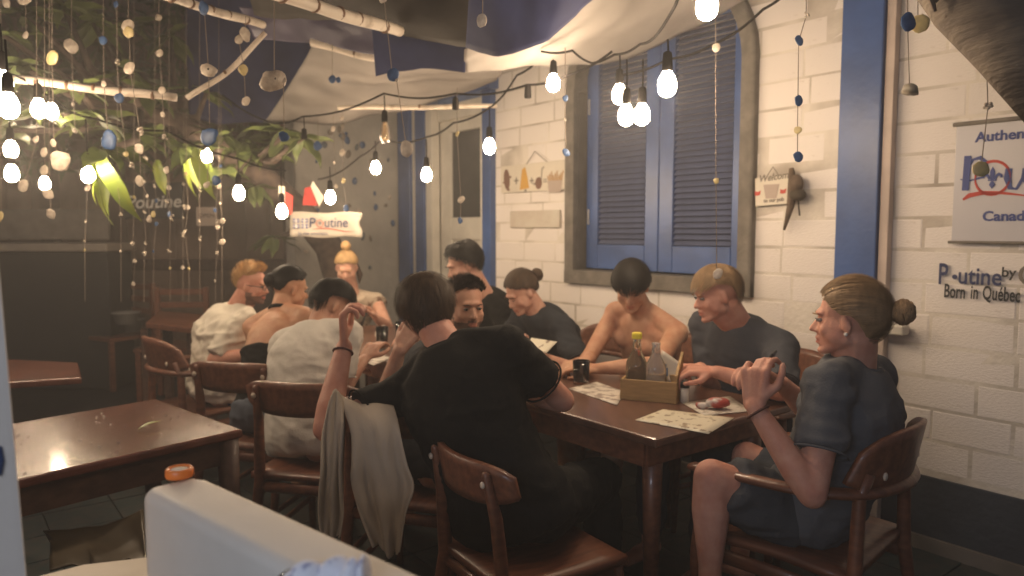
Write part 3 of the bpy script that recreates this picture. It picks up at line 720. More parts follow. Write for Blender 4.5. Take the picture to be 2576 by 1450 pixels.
S('shell string of pale bits before the grey wall, left one', 4.4, 290, [(839, 324, 14, 'w'), (842, 410, 8, 'w'), (846, 470, 10, 'w')])
S('shell string of pale bits before the grey wall, right one', 4.4, 280, [(861, 298, 12, 'w'), (863, 385, 18, 'w'), (864, 455, 14, 'y'), (872, 524, 16, 'b')])
S('shell string with two blue shells left of the window', 3.0, 120, [(1422, 248, 16, 'b'), (1421, 302, 8, 'w'), (1424, 384, 22, 'b')])
S('single pale shell over the right shutter edge', 2.6, -60, [(1800, 122, 22, 'w'), (1801, 456, 16, 'y'), (1803, 690, 26, 'w')])
S('shell string with three blue stones right of the window', 2.4, -60, [(2028, 40, 16, 's'), (2009, 105, 26, 'b'), (2007, 256, 26, 'b'), (2006, 328, 20, 'y'), (2006, 397, 26, 'b')])
S('shell string with long blue leaf shell right of the pilaster', 2.1, -60, [(2283, 58, 48, 'b'), (2288, 226, 42, 'o')])
S('yellowish triangular shell beside the long blue one', 2.15, -60, [(2309, 62, 44, 'y')])
S('shell string with curled shells before the dark beam', 2.0, -60, [(2480, 112, 28, 's'), (2485, 270, 26, 's'), (2467, 428, 40, 'y')])
rr = random.Random(5)
WHERE = ['leftmost, behind the string lights', 'under the bright yellow leaves', 'right of the yellow leaves', 'left of the chalk sign', 'crossing the P of the chalk sign', 'crossing the end of the chalk sign', 'right of the chalk sign', 'over the small pale notice', 'left of the pear shaped bulb', 'above the ginger man', 'nearest the slat-backed chair']
for i, px in enumerate((215, 300, 340, 366, 392, 424, 458, 500, 545, 560, 470)):
    y = rr.uniform(3.6, 4.8); it = []; yy = rr.uniform(400, 500)
    while yy < rr.choice((640, 690, 720)):
        it.append((px + rr.uniform(-6, 6), yy, rr.choice((7, 8, 10, 12, 15)), rr.choice('wwwwssyb'))); yy += rr.uniform(22, 95)
    S('thin string of tiny pale shells in the dark, ' + WHERE[i], y, -60 if i % 3 else 240, it, ybot=760)
for i, (px, items) in enumerate(((20, [(18, 10, 20, 'w')]), (62, [(64, -8, 44, 'w'), (66, 90, 18, 'w')]), (108, [(112, 385, 24, 'w'), (114, 432, 28, 'w')]), (-4, [(2, 545, 30, 'y')]), (112, [(124, 490, 26, 'w'), (130, 540, 26, 'w')]), (88, [(92, 352, 18, 'w'), (60, 470, 30, 'w')]))):
    S(['white shell at the top left corner', 'broad white shell cut by the top edge, left', 'two white shells under the small lit bulb', 'yellow shell cut by the left edge', 'two pale shells below the small dim bulb', 'pale shells near the lower left-edge bulbs'][i], 2.9, -60, items)
# ================================================================== TREE (frangipani with rosettes of long leaves)
tree = thing('frangipani_tree', 'leaning frangipani tree with long drooping leaves behind the far end of the table', 'tree', onz(850, 830, 0.0) if False else at(865, 900, 5.9)*1.0)
tb = tree.location.copy(); tb.z = 0; tree.location = tb
def tl(p): return p - tb
tr = [V(tb.x, tb.y, -0.05), at(862, 800, 5.9), at(850, 700, 5.8), at(826, 620, 5.7), at(762, 536, 5.5), at(690, 470, 5.3), at(610, 410, 5.1), at(520, 350, 4.9), at(430, 300, 4.8), at(350, 280, 4.7)]
b_ = MB(); b_.tube([tl(p) for p in tr], [.13, .12, .12, .11, .10, .10, .09, .075, .06, .045], 12)
A = np.array(b_.v); b_.v = [tuple(p) for p in A + snoise(A, 1.2, 8)[:, None]*np.array([.012, .012, .012])]
b_.build('trunk', bark, tree, smooth=True)
def leaf_mesh(seed, m, L=0.235, w=0.050, bend=0.35):
    r = random.Random(seed); b_ = MB(); P = []; n = 9
    cu = bend*r.uniform(.6, 1.5); fo = r.uniform(.1, .35)
    for i in range(n+1):
        f = i/n; ww = w*math.sin(math.pi*min(1, f*.93+.05))**.75*(1 if f < .7 else 1-((f-.7)/.3)**2*.75)
        yy = L*f; zz = -cu*L*f*f + .01*math.sin(f*9)
        P.append([V(-ww, yy, zz+fo*ww), V(-ww*.5, yy, zz+fo*ww*.35), V(0, yy, zz-.002), V(ww*.5, yy, zz+fo*ww*.35), V(ww, yy, zz+fo*ww)])
    b_.grid(P); return b_.mesh('leaf', m, True)
LM = [leaf_mesh(i, leaf_m) for i in range(6)]; LY = [leaf_mesh(i+20, leaf_y, 0.27, 0.045, .5) for i in range(3)]
clusters = [(70, 40, 4.3, 9, 0), (160, 20, 4.5, 9, 0), (235, 60, 4.7, 8, 0), (60, 170, 4.0, 9, 0), (190, 215, 4.1, 10, 0), (330, 185, 4.6, 11, 0), (375, 232, 4.7, 10, 0),
            (330, 60, 5.1, 9, 0), (430, 95, 5.2, 8, 0), (120, 285, 4.0, 8, 0), (235, 290, 4.1, 11, 0), (262, 380, 3.8, 8, 1), (330, 335, 4.4, 11, 0),
            (400, 345, 4.6, 9, 0), (480, 370, 4.7, 9, 1), (560, 345, 4.9, 10, 0), (620, 360, 5.0, 12, 0), (665, 385, 5.0, 10, 0), (560, 430, 4.9, 8, 0), (760, 350, 4.6, 9, 0), (720, 335, 4.8, 8, 0),
            (520, 235, 4.9, 6, 0), (10, 90, 3.9, 8, 0), (20, 330, 4.2, 7, 0), (640, 470, 5.1, 8, 0), (690, 600, 5.6, 7, 0)]
nl = 0; rr = random.Random(12)
bm = MB()
for ci, (px, py, y, n, yl) in enumerate(clusters):
    c = at(px, py, y)
    near = min(tr[3:], key=lambda q: (q-c).length); mid = (near+c)/2 + V(rr.uniform(-.1, .1), rr.uniform(-.1, .1), -0.06)
    b_ = MB(); b_.tube([tl(near), tl(mid), tl(c)], [.034, .022, .013], 7); b_.build('branch', bark, tree, smooth=True)
    for k in range(n):
        a = 2*math.pi*k/n + rr.uniform(-.3, .3); el = rr.uniform(-.5, .55)
        if yl and k in (1, 2, 3): el = -1.05
        me = rr.choice(LY) if (yl and k in (0, 1, 2, 3)) else rr.choice(LM)
        M = Matrix.Rotation(a, 4, 'Z') @ Matrix.Rotation(el, 4, 'X') @ Matrix.Rotation(rr.uniform(-.4, .4), 4, 'Y')
        o = link('leaf', me, tree); s_ = rr.uniform(.6, 1.05); o.location = tl(c); o.rotation_euler = M.to_euler(); o.scale = (s_, s_, s_); nl += 1
for (px, py, y, rot, s_) in ((250, 395, 3.75, (-1.1, 0, 1.9), 1.15), (258, 400, 3.75, (-1.3, 0.3, 2.9), 1.15), (497, 385, 4.6, (-1.45, 0, 2.9), 1.1), (396, 418, 4.2, (-1.2, .2, 3.3), .7)):
    link('leaf', rr.choice(LY), tree, tl(at(px, py-15, y)), rot, (s_, s_, s_))
# ================================================================== DARK BACKGROUND, LEFT
bw = thing('board_fence', 'tall dark board fence at the back left behind the shell strings', 'fence', (-7.6, 7.5, 0), 0)
bpm = MB(); bpm.box((0, 0, 1.9), (0.235, 0.03, 3.8)); bpm = bpm.mesh('board', plank, )
for i in range(33): link('board', bpm, bw, (0.24*i, rr.uniform(-.01, .01), 0), (0, 0, 0))
for xx in (0.6, 3.0, 5.4, 7.4): b_ = MB(); b_.box((xx, -0.1, 1.7), (.13, .13, 3.4)); b_.build('post', wood_d, bw, bevel=.006)
for zz_ in (1.05, 2.35): b_ = MB(); b_.box((3.8, -0.05, zz_), (7.9, .07, .11)); b_.build('rail', wood_d, bw, bevel=.004)
fa = thing('foliage_hedge', None, None)
hb = MB(); rh = np.random.default_rng(4)
for i in range(2600):
    c = np.array([rh.uniform(-7.4, -1.9), rh.uniform(6.2, 7.3), rh.uniform(1.9, 3.7)]); d = rh.normal(size=3); d /= np.linalg.norm(d); e = np.cross(d, rh.normal(size=3)); e /= np.linalg.norm(e)
    s1, s2 = rh.uniform(.06, .13), rh.uniform(.02, .035)
    hb.add([c-d*s1, c+e*s2, c+d*s1, c-e*s2], [(0, 1, 2, 3)])
bpy.data.objects.remove(fa)
pass
o = hb.build('night_foliage', leaf_n); tag(o, 'dim mass of dark leaves filling the night above the fence', 'foliage', kind='stuff')
s1 = thing('chalk_sign', 'dark board with white chalk lettering hung among the shells', 'sign', at(384, 505, 6.2), 0)
b_ = MB(); b_.box((0, 0.02, 0), (.5, .02, .30)); b_.build('board', dark_m, s1)
link('lettering', text_mesh('Poutine', 0.15, mat('chalk', (.62, .6, .56), .9), shear=.25, off=.002, align='CENTER'), s1, (0, 0.006, -.06), (math.pi/2, -.03, 0))
s2 = thing('small_notice', 'small pale paper notice pinned behind the tree leaves', 'sign', at(520, 545, 6.4), 0.2)
b_ = MB(); b_.box((0, 0, 0), (.17, .008, .16)); b_.build('paper', MATS['ink_pale'], s2)
link('lettering', text_mesh('OPEN', 0.05, ink_k, align='CENTER'), s2, (0, -.006, -.01), (math.pi/2, 0, 0))
ct = thing('bar_counter', 'pale topped bar counter at the far left edge behind the string lights', 'counter', at(40, 640, 6.6), 0)
ct.location.z = 0
b_ = MB(); b_.box((0, 0, 1.25), (1.9, .5, .07)); b_.build('counter_top', mat('pale_counter', (.34, .29, .24), .6, var=.2), ct, bevel=.01)
b_ = MB(); b_.box((0, .05, .6), (1.8, .4, 1.2)); b_.build('front', dark_m, ct)
b_ = MB(); b_.box((0, -.1, 1.45), (1.8, .02, .26)); b_.build('fascia', mat('pale_fascia', (.22, .19, .16), .7, var=.3), ct)
# the cloth sign with flags
cs = thing('cloth_sign', 'cream cloth sign with four small flags and blue lettering in front of the tree trunk', 'sign', at(820, 566, 5.0), math.radians(-3))
sw, shh = 184/F*5.0, 62/F*5.0
b_ = MB(); P = []
for j in range(7):
    P.append([V(-sw/2+sw*i/20 - (0.02*(j in (3, 4)) if i == 20 else 0), .006*math.sin(i*.9+j*.4), -shh/2+shh*j/6 + .005*math.sin(i*.5)) for i in range(21)])
b_.grid(P); b_.build('cloth', mat('sign_cloth', (.50, .45, .38), .8, var=.12, scale=6), cs, smooth=True, solid=.002)
for ix in (0, 1):
    for iz in (0, 1):
        cxx, czz = -sw/2+.048+.058*ix, .028-.038*iz
        b_ = MB(); b_.box((cxx, -.012, czz), (.044, .002, .026)); fl_ = b_.build('flag', ink_b2, cs)
        b_ = MB(); b_.box((cxx, -.0145, czz), (.044, .002, .005)); b_.box((cxx, -.0148, czz), (.007, .002, .026)); b_.build('cross', paper, fl_)
link('lettering', text_mesh('P', .095, ink_b, shear=.05, off=.0005), cs, (-.115, -.012, -.018), (math.pi/2, 0, 0))
b_ = MB(); b_.tube([V(-.038+.024*math.cos(t), -.012, .008+.024*math.sin(t)) for t in [2*math.pi*i/16 for i in range(17)]], .0022, 4); b_.build('ring', ink_r, cs)
link('lettering', text_mesh('+', .05, ink_b), cs, (-.052, -.012, -.006), (math.pi/2, 0, 0))
link('lettering', text_mesh('utine', .095, ink_b, shear=.05, off=.0005), cs, (-.01, -.012, -.016), (math.pi/2, 0, 0), (.85, 1, 1))
b_ = MB(); b_.tube([V(-.10+.3*i/10, -.012, -.034+.010*math.sin(i*.55)) for i in range(11)], [.0005+.003*math.sin(math.pi*i/10) for i in range(11)], 4); b_.build('underline', ink_r, cs)
link('lettering', text_mesh('Je me souviens', .034, ink_b), cs, (-sw/2+.06, -.012, -.068), (math.pi/2, 0, 0))
# flags on the trunk
for lb, pts, m, y in (('red and white folded flag standing on the trunk above the cloth sign', None, red_m, 5.0), ('red and white flag draped left of the lit bulb on the trunk', None, red_m, 4.6)):
    pass
fg = thing('folded_flag', 'red and white folded flag standing on the trunk above the cloth sign', 'flag', at(785, 500, 5.1))
def tri(parent, pts, m, y0, name):
    b_ = MB(); b_.prism([(x, z_) for x, z_ in pts], 0, .008); return b_.build(name, m, parent, loc=(0, y0, 0))
k_ = 5.1/F
tri(fg, [(-24*k_, -16*k_), (-18*k_, 26*k_), (-4*k_, 30*k_), (14*k_, -18*k_)], red_m, 0, 'red_cloth')
tri(fg, [(-4*k_, 30*k_), (2*k_, 44*k_), (30*k_, 2*k_), (16*k_, -20*k_)], paper, 0.01, 'white_cloth')
fg2 = thing('draped_flag', 'red and white flag hanging just right of the lit bulb beside the trunk', 'flag', at(722, 500, 4.7))
k_ = 4.7/F
tri(fg2, [(-22*k_, -30*k_), (-20*k_, 32*k_), (-6*k_, 30*k_), (-6*k_, -28*k_)], paper, 0, 'white_cloth')
tri(fg2, [(-6*k_, -36*k_), (-5*k_, 18*k_), (14*k_, 6*k_), (10*k_, -40*k_)], red_m, 0.006, 'red_cloth')
# dark beam at the upper right corner
bt = thing('roof_trunk', 'thick dark weathered trunk beam crossing the top right corner', 'beam', at(2350, -20, 1.75))
b_ = MB(); a = at(2290, -130, 1.85); pts = [at(2330, -150, 1.85)-bt.location, at(2450, 0, 1.75)-bt.location, at(2560, 110, 1.65)-bt.location, at(2700, 260, 1.55)-bt.location]
b_.tube(pts, [.085, .09, .085, .085], 16)
A = np.array(b_.v); b_.v = [tuple(p) for p in A + snoise(A, 2.5, 8)[:, None]*.006]
b_.build('log', mat('grey_bark', (.17, .135, .10), .9, col2=(.09, .07, .055), scale=6, stretch=(1, 1, 5), bump=.7, bscale=20), bt, smooth=True)
for (x0, y0, x1, y1) in ((2340, -10, 2352, 30), (2400, 10, 2380, 45), (2358, -5, 2344, 12)):
    b_ = MB(); b_.tube([at(x0, y0, 1.72)-bt.location, at(x1, y1, 1.72)-bt.location], [.008, .004], 6); b_.build('twig', o_m, bt)
# ================================================================== TABLES
def face_rz(f): return math.atan2(-f.x, f.y)
def table_mesh_thing(label, poly, h, th, m, mleg, legs, apron=0.08, name='table', group=None):
    o_ = V(*(sum((p for p in poly), V(0, 0, 0))/len(poly))[:2], 0)
    t = thing(name, label, 'table', o_, 0, group)
    b_ = MB(); n = len(poly)
    L_ = [p-o_ for p in poly]
    b_.add([(p.x, p.y, h-th) for p in L_] + [(p.x, p.y, h) for p in L_], [tuple(range(n))[::-1], tuple(range(n, 2*n))] + [(i, (i+1) % n, n+(i+1) % n, n+i) for i in range(n)])
    b_.build('tabletop', m, t, bevel=.008)
    if apron:
        b_ = MB()
        for i in range(n):
            a, b = L_[i]*.9, L_[(i+1) % n]*.9
            b_.bar(V(a.x, a.y, h-th-apron/2-.001), V(b.x, b.y, h-th-apron/2-.001), .022, apron)
        b_.build('apron', mleg, t)
    for (x, y, dx, dy) in legs:
        b_ = MB(); b_.tube([V(x+dx, y+dy, 0), V(x+dx*.3, y+dy*.3, h*.6), V(x, y, h-th-.002)], [.02, .03, .036], 12, rnd=False); b_.build('leg', mleg, t, smooth=True)
    return t
# the long dining tables of the party, two pushed end to end
def dining(u0, u1, v0, v1, label):
    c = W((u0+u1)/2, (v0+v1)/2, 0)
    P = [W(u0, v0), W(u1, v0), W(u1, v1), W(u0, v1)]
    o_ = V(*(sum(P, V(0, 0, 0))/4)[:2], 0)
    lg = []
    for u, v in ((u0+.10, v0+.10), (u1-.10, v0+.10), (u1-.10, v1-.10), (u0+.10, v1-.10)):
        q = W(u, v)-o_; lg.append((q.x, q.y, 0.0, 0.0))
    return table_mesh_thing(label, P, .75, .03, tablem, wood, lg, group='wooden dining tables of the party')
T_U0, T_V0, T_V1 = 1.50, 0.86, 1.62
dining(T_U0, 3.02, T_V0, T_V1, 'near long brown dining table with menus and bottle caddy in the middle of the party')
dining(3.03, 4.55, T_V0, T_V1, 'far long brown dining table hidden behind the man in black')
# wet table at the left
A_ = onz(612, 1080, .75); B0 = onz(55, 1205, .75); C_ = onz(392, 1003, .75)
ab = (B0-A_); B1 = A_ + ab*1.25; D_ = C_ + ab*1.25
o_ = (A_+B1+C_+D_)/4
def inset(p, k=.9): q = (p-o_)*k; return (q.x, q.y, (q.x)*.04, q.y*.04)
table_mesh_thing('rain-wet dark brown table with glare spots and a fallen petal, left', [A_, C_, D_, B1], .75, .028, wet, wood_d, [inset(A_), inset(B1), inset(C_), inset(D_)], name='wet_table')
pt = onz(375, 1078, .752)
b_ = MB(); b_.grid([[V(-.035+.007*i, (j-1)*.010*math.sin(math.pi*(i+.3)/10.6), .003+.010*math.sin(math.pi*i/10)*.6+abs(j-1)*.002+.0012*i) for j in range(3)] for i in range(11)])
p_ = b_.build('fallen_petal', leaf_y, loc=pt, rot=(0, 0, .9), smooth=True, solid=.001); tag(p_, 'yellow-green curled petal lying on the wet table', 'petal')
# raindrops puddles on the table
dp = MB(); rr = random.Random(4)
for i in range(90):
    f, g2 = rr.random(), rr.random(); p = A_ + (B1-A_)*f + (C_-A_)*g2*.9; r = rr.uniform(.002, .006)
    dp.lathe([(r, .0005), (r*.8, r*.4), (r*.3, r*.6)], 8, (p.x, p.y, .751))
tag(dp.build('raindrops', mat('water', (.9, .9, .9), .02, trans=1.0), smooth=True), 'rain drops beaded on the dark table', 'water drops', kind='stuff')
# other dark tables and chairs further back
P1_ = [onz(30, 905, .74), onz(200, 915, .74), onz(200, 955, .74), onz(30, 962, .74)]
table_mesh_thing('small brown table with a bright glare, behind the wet table at far left', [onz(-60, 900, .74), onz(196, 912, .74), onz(206, 950, .74), onz(-60, 968, .74)][::-1], .74, .03, wet, wood_d,
                 [], apron=0, name='small_table')
q0 = onz(372, 798, .76); 
table_mesh_thing('dark square table standing empty behind the man in the white shirt', [onz(366, 812, .76), onz(486, 826, .76), onz(520, 792, .76), onz(400, 782, .76)], .76, .04, wood, wood_d, [], apron=0, name='back_table')
bt_o = V(0, 0, 0)
for (px, py) in ((382, 812), (478, 824)):
    pass
def slat_chair(label, c, rz):
    t = thing('slatted_chair', label, 'chair', c, rz, 'slat-backed chairs in the dark')
    for x in (-.2, .2):
        for y, h in ((-.2, .92), (.2, .43)):
            b_ = MB(); b_.box((x, y, h/2), (.04, .04, h)); b_.build('leg', wood, t, bevel=.004)
    b_ = MB(); b_.box((0, 0, .45), (.46, .46, .035)); b_.build('seat', wood, t, bevel=.006)
    for z_ in (.66, .77, .88): b_ = MB(); b_.box((0, -.2, z_), (.36, .02, .05)); b_.build('slat', wood, t, bevel=.004)
slat_chair('slat-backed brown chair facing away behind the dark square table', at(436, 800, 6.0)*1.0 - V(0, 0, at(436, 800, 6.0).z), math.pi*1.02)
slat_chair('slat-backed chair in the dark left of the square table', at(300, 800, 6.6) - V(0, 0, at(300, 800, 6.6).z), 2.6)
c_ = onz(440, 802, .0)
bx = thing('table_stand', 'dark trestle legs under the empty square table', 'stand', V(*onz(440, 805, .76)[:2], 0))
for dx, dy in ((-.16, -.1), (.16, -.1), (-.12, .14), (.2, .12)):
    b_ = MB(); b_.box((dx, dy, .355), (.05, .05, .71)); b_.build('leg', wood_d, bx)
# scattered pale things in the dark
def pot(label, c, r, h, m, rim=1.15):
    b_ = MB(); b_.lathe([(r*.8, 0), (r, h*.9), (r*rim, h*.92), (r*rim, h), (r*.85, h), (r*.8, h*.8)], 16); o = b_.build('bucket', m, loc=c, smooth=True); tag(o, label, 'bucket', 'pale buckets in the dark')
pot('small pale bucket low in the dark left of the table legs', onz(222, 858, .35), .07, .13, MATS['ink_pale'])
pot('pale bucket standing beside the back table', onz(332, 838, .45), .10, .13, mat('dull_grey', (.2, .19, .18), .7))
pot('pale tub lying in the shade behind the empty table', onz(318, 815, .6), .10, .10, MATS['dull_grey'])
# ================================================================== ARMCHAIRS
def catm(pts, n=8):
    out = []
    for i in range(len(pts)-1):
        p0, p1, p2, p3 = pts[max(i-1, 0)], pts[i], pts[i+1], pts[min(i+2, len(pts)-1)]
        for j in range(n):
            f = j/n; out.append(0.5*((2*p1)+(p2-p0)*f+(2*p0-5*p1+4*p2-p3)*f*f+(3*p1-p0-3*p2+p3)*f**3))
    out.append(pts[-1]); return out
def make_chair():
    t = thing('armchair', 'x', 'chair', (0, 0, 0), 0, 'curved teak armchairs round the party table')
    for s_ in (-1, 1):
        b_ = MB(); b_.tube([V(.27*s_, .235, 0), V(.265*s_, .225, .40), V(.255*s_, .205, .645)], [.013, .021, .016], 10); b_.build('leg', wood, t, smooth=True)
        b_ = MB(); b_.tube([V(.235*s_, -.30, 0), V(.225*s_, -.235, .40), V(.20*s_, -.235, .66), V(.19*s_, -.255, .73)], [.013, .022, .018, .016], 10); b_.build('leg', wood, t, smooth=True)
        b_ = MB(); b_.tube([V(.25*s_, .2, .395), V(.225*s_, -.23, .375)], [(.012, .024)]*2, 8); b_.build('side_rail', wood, t, smooth=True)
        b_ = MB(); b_.tube([V(.262*s_, .22, .22), V(.228*s_, -.26, .20)], [(.009, .014)]*2, 8); b_.build('stretcher', wood, t, smooth=True)
        b_ = MB(); pts = catm([V(.255*s_, .25, .655), V(.275*s_, .08, .665), V(.27*s_, -.10, .668), V(.20*s_, -.23, .67), V(.09*s_, -.285, .672), V(0, -.30, .672)])
        n = len(pts); b_.tube(pts, [(.030*(1-.25*i/n), .013+.006*i/n) for i in range(n)], 10, rnd=True); b_.build('arm_rail', wood, t, smooth=True)
    b_ = MB(); P = []
    for j in range(7):
        f = j/6; z_ = .44 + .004*math.sin(3.1*f) - .012*math.cos(6*f)*.5; P.append([V(x, -.23+.46*f, z_ - .022*(1-(x/.24)**2)*math.sin(math.pi*min(1, f*1.05))) for x in np.linspace(-.245, .245, 9)])
    b_.grid(P); b_.build('seat', wood, t, smooth=True, solid=.026)
    b_ = MB(); P = []
    for j in range(7):
        f = j/6; row = []
        for i in range(15):
            a = -1+2*i/14; w_ = .245*(1-.10*f); top = .835+.012*math.cos(a*1.5) if True else 0
            z_ = .675+(top-.675)*f - (abs(a)**4)*.045*f + (abs(a)**5)*.03*(1-f)
            row.append(V(a*w_, -.292-.035*f + .085*a*a, z_))
        P.append(row)
    b_.grid(P); b_.build('backrest', wood, t, smooth=True, solid=.018)
    for s_ in (-1, 1):
        b_ = MB(); b_.ell((.15*s_, -.284, .72), (.012, .006, .012), None, 10, 6); b_.build('screw_cap', mat('plug', (.6, .5, .4), .35), t, smooth=True)
    return t
chair0 = make_chair(); used = [False]
def make_side_chair():
    t = thing('side_chair', 'x', 'chair', (0, 0, 0), 0, 'armless teak chairs on the near side of the table')
    for s_ in (-1, 1):
        b_ = MB(); b_.tube([V(.21*s_, .225, 0), V(.20*s_, .205, .42)], [.014, .021], 10); b_.build('leg', wood, t, smooth=True)
        b_ = MB(); b_.tube([V(.205*s_, -.31, 0), V(.19*s_, -.225, .42), V(.175*s_, -.245, .66), V(.165*s_, -.275, .80)], [.014, (.020, .026), (.017, .022), .014], 10, rnd=True); b_.build('leg', wood, t, smooth=True)
        b_ = MB(); b_.tube([V(.20*s_, .2, .395), V(.19*s_, -.22, .385)], [(.012, .024)]*2, 8); b_.build('side_rail', wood, t, smooth=True)
        b_ = MB(); b_.tube([V(.205*s_, .21, .20), V(.195*s_, -.26, .18)], [(.009, .014)]*2, 8); b_.build('stretcher', wood, t, smooth=True)
        b_ = MB(); b_.ell((.168*s_, -.289, .775), (.011, .006, .011), None, 10, 6); b_.build('screw_cap', mat('plug', (.6, .5, .4), .35), t, smooth=True)
    b_ = MB(); b_.tube([V(-.2, -.225, .40), V(.2, -.225, .40)], [(.012, .022)]*2, 8); b_.build('back_rail', wood, t, smooth=True)
    b_ = MB(); P = []
    for j in range(7):
        f = j/6; P.append([V(x, -.23+.46*f, .445 - .020*(1-(x/.22)**2)*math.sin(math.pi*f)) for x in np.linspace(-.225, .225, 9)])
    b_.grid(P); b_.build('seat', wood, t, smooth=True, solid=.026)
    b_ = MB(); P = []
    for j in range(6):
        f = j/5; row = []
        for i in range(15):
            a = -1+2*i/14; z_ = .70+.13*f - (abs(a)**5)*.03*f + (abs(a)**4)*.035*(1-f)
            row.append(V(a*.235, -.275-.02*f + .075*a*a, z_))
        P.append(row)
    b_.grid(P); b_.build('backrest', wood, t, smooth=True, solid=.020)
    return t
side0 = make_side_chair(); used2 = [False]
def place_chair(c, f, label, sc=1.0, side=False):
    src, us = (side0, used2) if side else (chair0, used)
    if not us[0]: r = src; us[0] = True
    else:
        r = src.copy(); COL.objects.link(r)
        for ch in list(src.children):
            q = ch.copy(); COL.objects.link(q); q.parent = r
    r.location = V(c.x, c.y, 0); r.rotation_euler = (0, 0, face_rz(f)); r['label'] = label; r.scale = (sc, sc, sc)
    return r
toW = -dn                                  # facing the white wall
# ================================================================== PEOPLE
def rel(P, o): return P - o
class Prim(MB):
    def cone(s, a, b, ra, rb, n=14): return s.tube([a, b], [ra, rb], n, rnd=True)
def remesh(mb, voxel, smooth=5, name='body', m=None, keep=None, keepit=2, adapt=0.0):
    me = mb.mesh('tmp', None); o = bpy.data.objects.new('tmp', me); COL.objects.link(o)
    md = o.modifiers.new('r', 'REMESH'); md.mode = 'VOXEL'; md.voxel_size = voxel; md.adaptivity = 0
    bpy.context.view_layer.update()
    dg = bpy.context.evaluated_depsgraph_get(); out = bpy.data.meshes.new_from_object(o.evaluated_get(dg))
    bpy.data.objects.remove(o); bpy.data.meshes.remove(me)
    n = len(out.vertices); co = np.empty(n*3, dtype=np.float64); out.vertices.foreach_get('co', co); co = co.reshape(-1, 3)
    ed = np.empty(len(out.edges)*2, dtype=np.int32); out.edges.foreach_get('vertices', ed); ed = ed.reshape(-1, 2)
    deg = np.bincount(ed.ravel(), minlength=n).astype(float)[:, None]; deg[deg == 0] = 1
    frozen = keep(co) if keep is not None else np.zeros(n, bool)
    for it in range(smooth):
        acc = np.zeros_like(co)
        for k in range(3):
            acc[:, k] = np.bincount(ed[:, 0], weights=co[ed[:, 1], k], minlength=n) + np.bincount(ed[:, 1], weights=co[ed[:, 0], k], minlength=n)
        new = co*.5 + acc/deg*.5
        if it >= keepit: new[frozen] = co[frozen]
        co = new
    out.name = name
    return out, co
def setco(me, co, m, smooth=True):
    me.vertices.foreach_set('co', co.astype(np.float32).ravel()); me.materials.clear()
    for q in (m if isinstance(m, (list, tuple)) else [m]): me.materials.append(q)
    me.update()
    if smooth: me.shade_smooth()
    return me
def frame(y, upish):
    y = y.normalized(); x = y.cross(upish); x.normalize(); z = x.cross(y).normalized()
    return Matrix((x, y, z)).transposed()     # columns: right, forward, up
def ik(S, T, hint, l1, l2):
    d = T-S; L_ = d.length; mx = (l1+l2)*.995
    if L_ > mx: k = L_/mx; l1 *= k; l2 *= k
    if L_ < abs(l1-l2)+.02: L_ = abs(l1-l2)+.02
    t = d.normalized(); a = (l1*l1-l2*l2+L_*L_)/(2*L_); h = math.sqrt(max(l1*l1-a*a, 0))
    q = hint-S; q = q - t*q.dot(t)
    if q.length < 1e-4: q = V(0, 0, -1)
    return S + t*a + q.normalized()*h
def hand(pb, wrist, fdir, palm, side, s=1.0, curl=0.5, spread=.12, tcurl=0.4):
    """wrist pos, finger direction, palm normal (direction the palm faces), side=+1 thumb along +x of frame"""
    f = fdir.normalized(); p = (palm - f*palm.dot(f)).normalized(); x = f.cross(p).normalized()*side   # x towards the thumb
    kn = wrist + f*.085*s
    for i, w_ in enumerate((.030, .010, -.004, -.028)):
        pb.tube([wrist + x*w_*.55*s, kn + x*w_*s], [(.014*s, .012*s), (.0125*s, .0115*s)], 8, rnd=True, up=p)
    for i, (w_, L_) in enumerate(((.031, .072), (.0105, .080), (-.004, .074), (-.029, .058))):
        c = curl*(1+.12*i); d1 = (f*math.cos(c*.8)+p*math.sin(c*.8)+x*w_*spread*20*.3).normalized(); d2 = (f*math.cos(c*1.9)+p*math.sin(c*1.9)).normalized(); d3 = (f*math.cos(c*2.7)+p*math.sin(c*2.7)).normalized()
        a = kn + x*w_*s; b = a+d1*L_*.45*s; c_ = b+d2*L_*.32*s; e = c_+d3*L_*.26*s
        pb.tube([a, b, c_, e], [.0095*s, .0088*s, .0082*s, .0072*s], 8, rnd=True)
    a = wrist + f*.025*s + x*.024*s; td = (f*.62+x*.62+p*(.25+.3*tcurl)).normalized(); b = a+td*.042*s; td2 = (f*.9+x*.2+p*.5*tcurl).normalized(); c_ = b+td2*.030*s; e = c_+(f+p*.5*tcurl).normalized()*.022*s
    pb.tube([a, b, c_, e], [.0135*s, .011*s, .0098*s, .008*s], 8, rnd=True)
def g3(L, c, s, d, co, w=1.0):
    """gaussian push in head space"""
    q = (L-np.array(c))/np.array(s); k = np.exp(-.5*(q**2).sum(1))[:, None]
    return k*np.array(d)[None, :]*w
HAIR = {}
def hair_mat(n, c, c2=None):
    return mat('hair_'+n, c, .58, col2=c2 or tuple(x*.72 for x in c), scale=60, stretch=(1, 1, .3), island=.15, spec=.22)
def cap_point(th, ph, thick, seedn=0, vol=(1, 1, 1)):
    """th from crown, ph round (0 = forward, pi = back); head space"""
    d = V(math.sin(th)*math.sin(ph), math.sin(th)*math.cos(ph), math.cos(th))
    rx, ry, rz = (.079+thick*vol[0], .100+thick*vol[1], .094+thick*vol[2])
    if d.z < 0: rz = .125+thick*.4; ry *= 1 - .10*(-d.z); rx *= 1 - .12*(-d.z)
    return V(d.x*rx, d.y*ry - .012, d.z*rz + .030), d
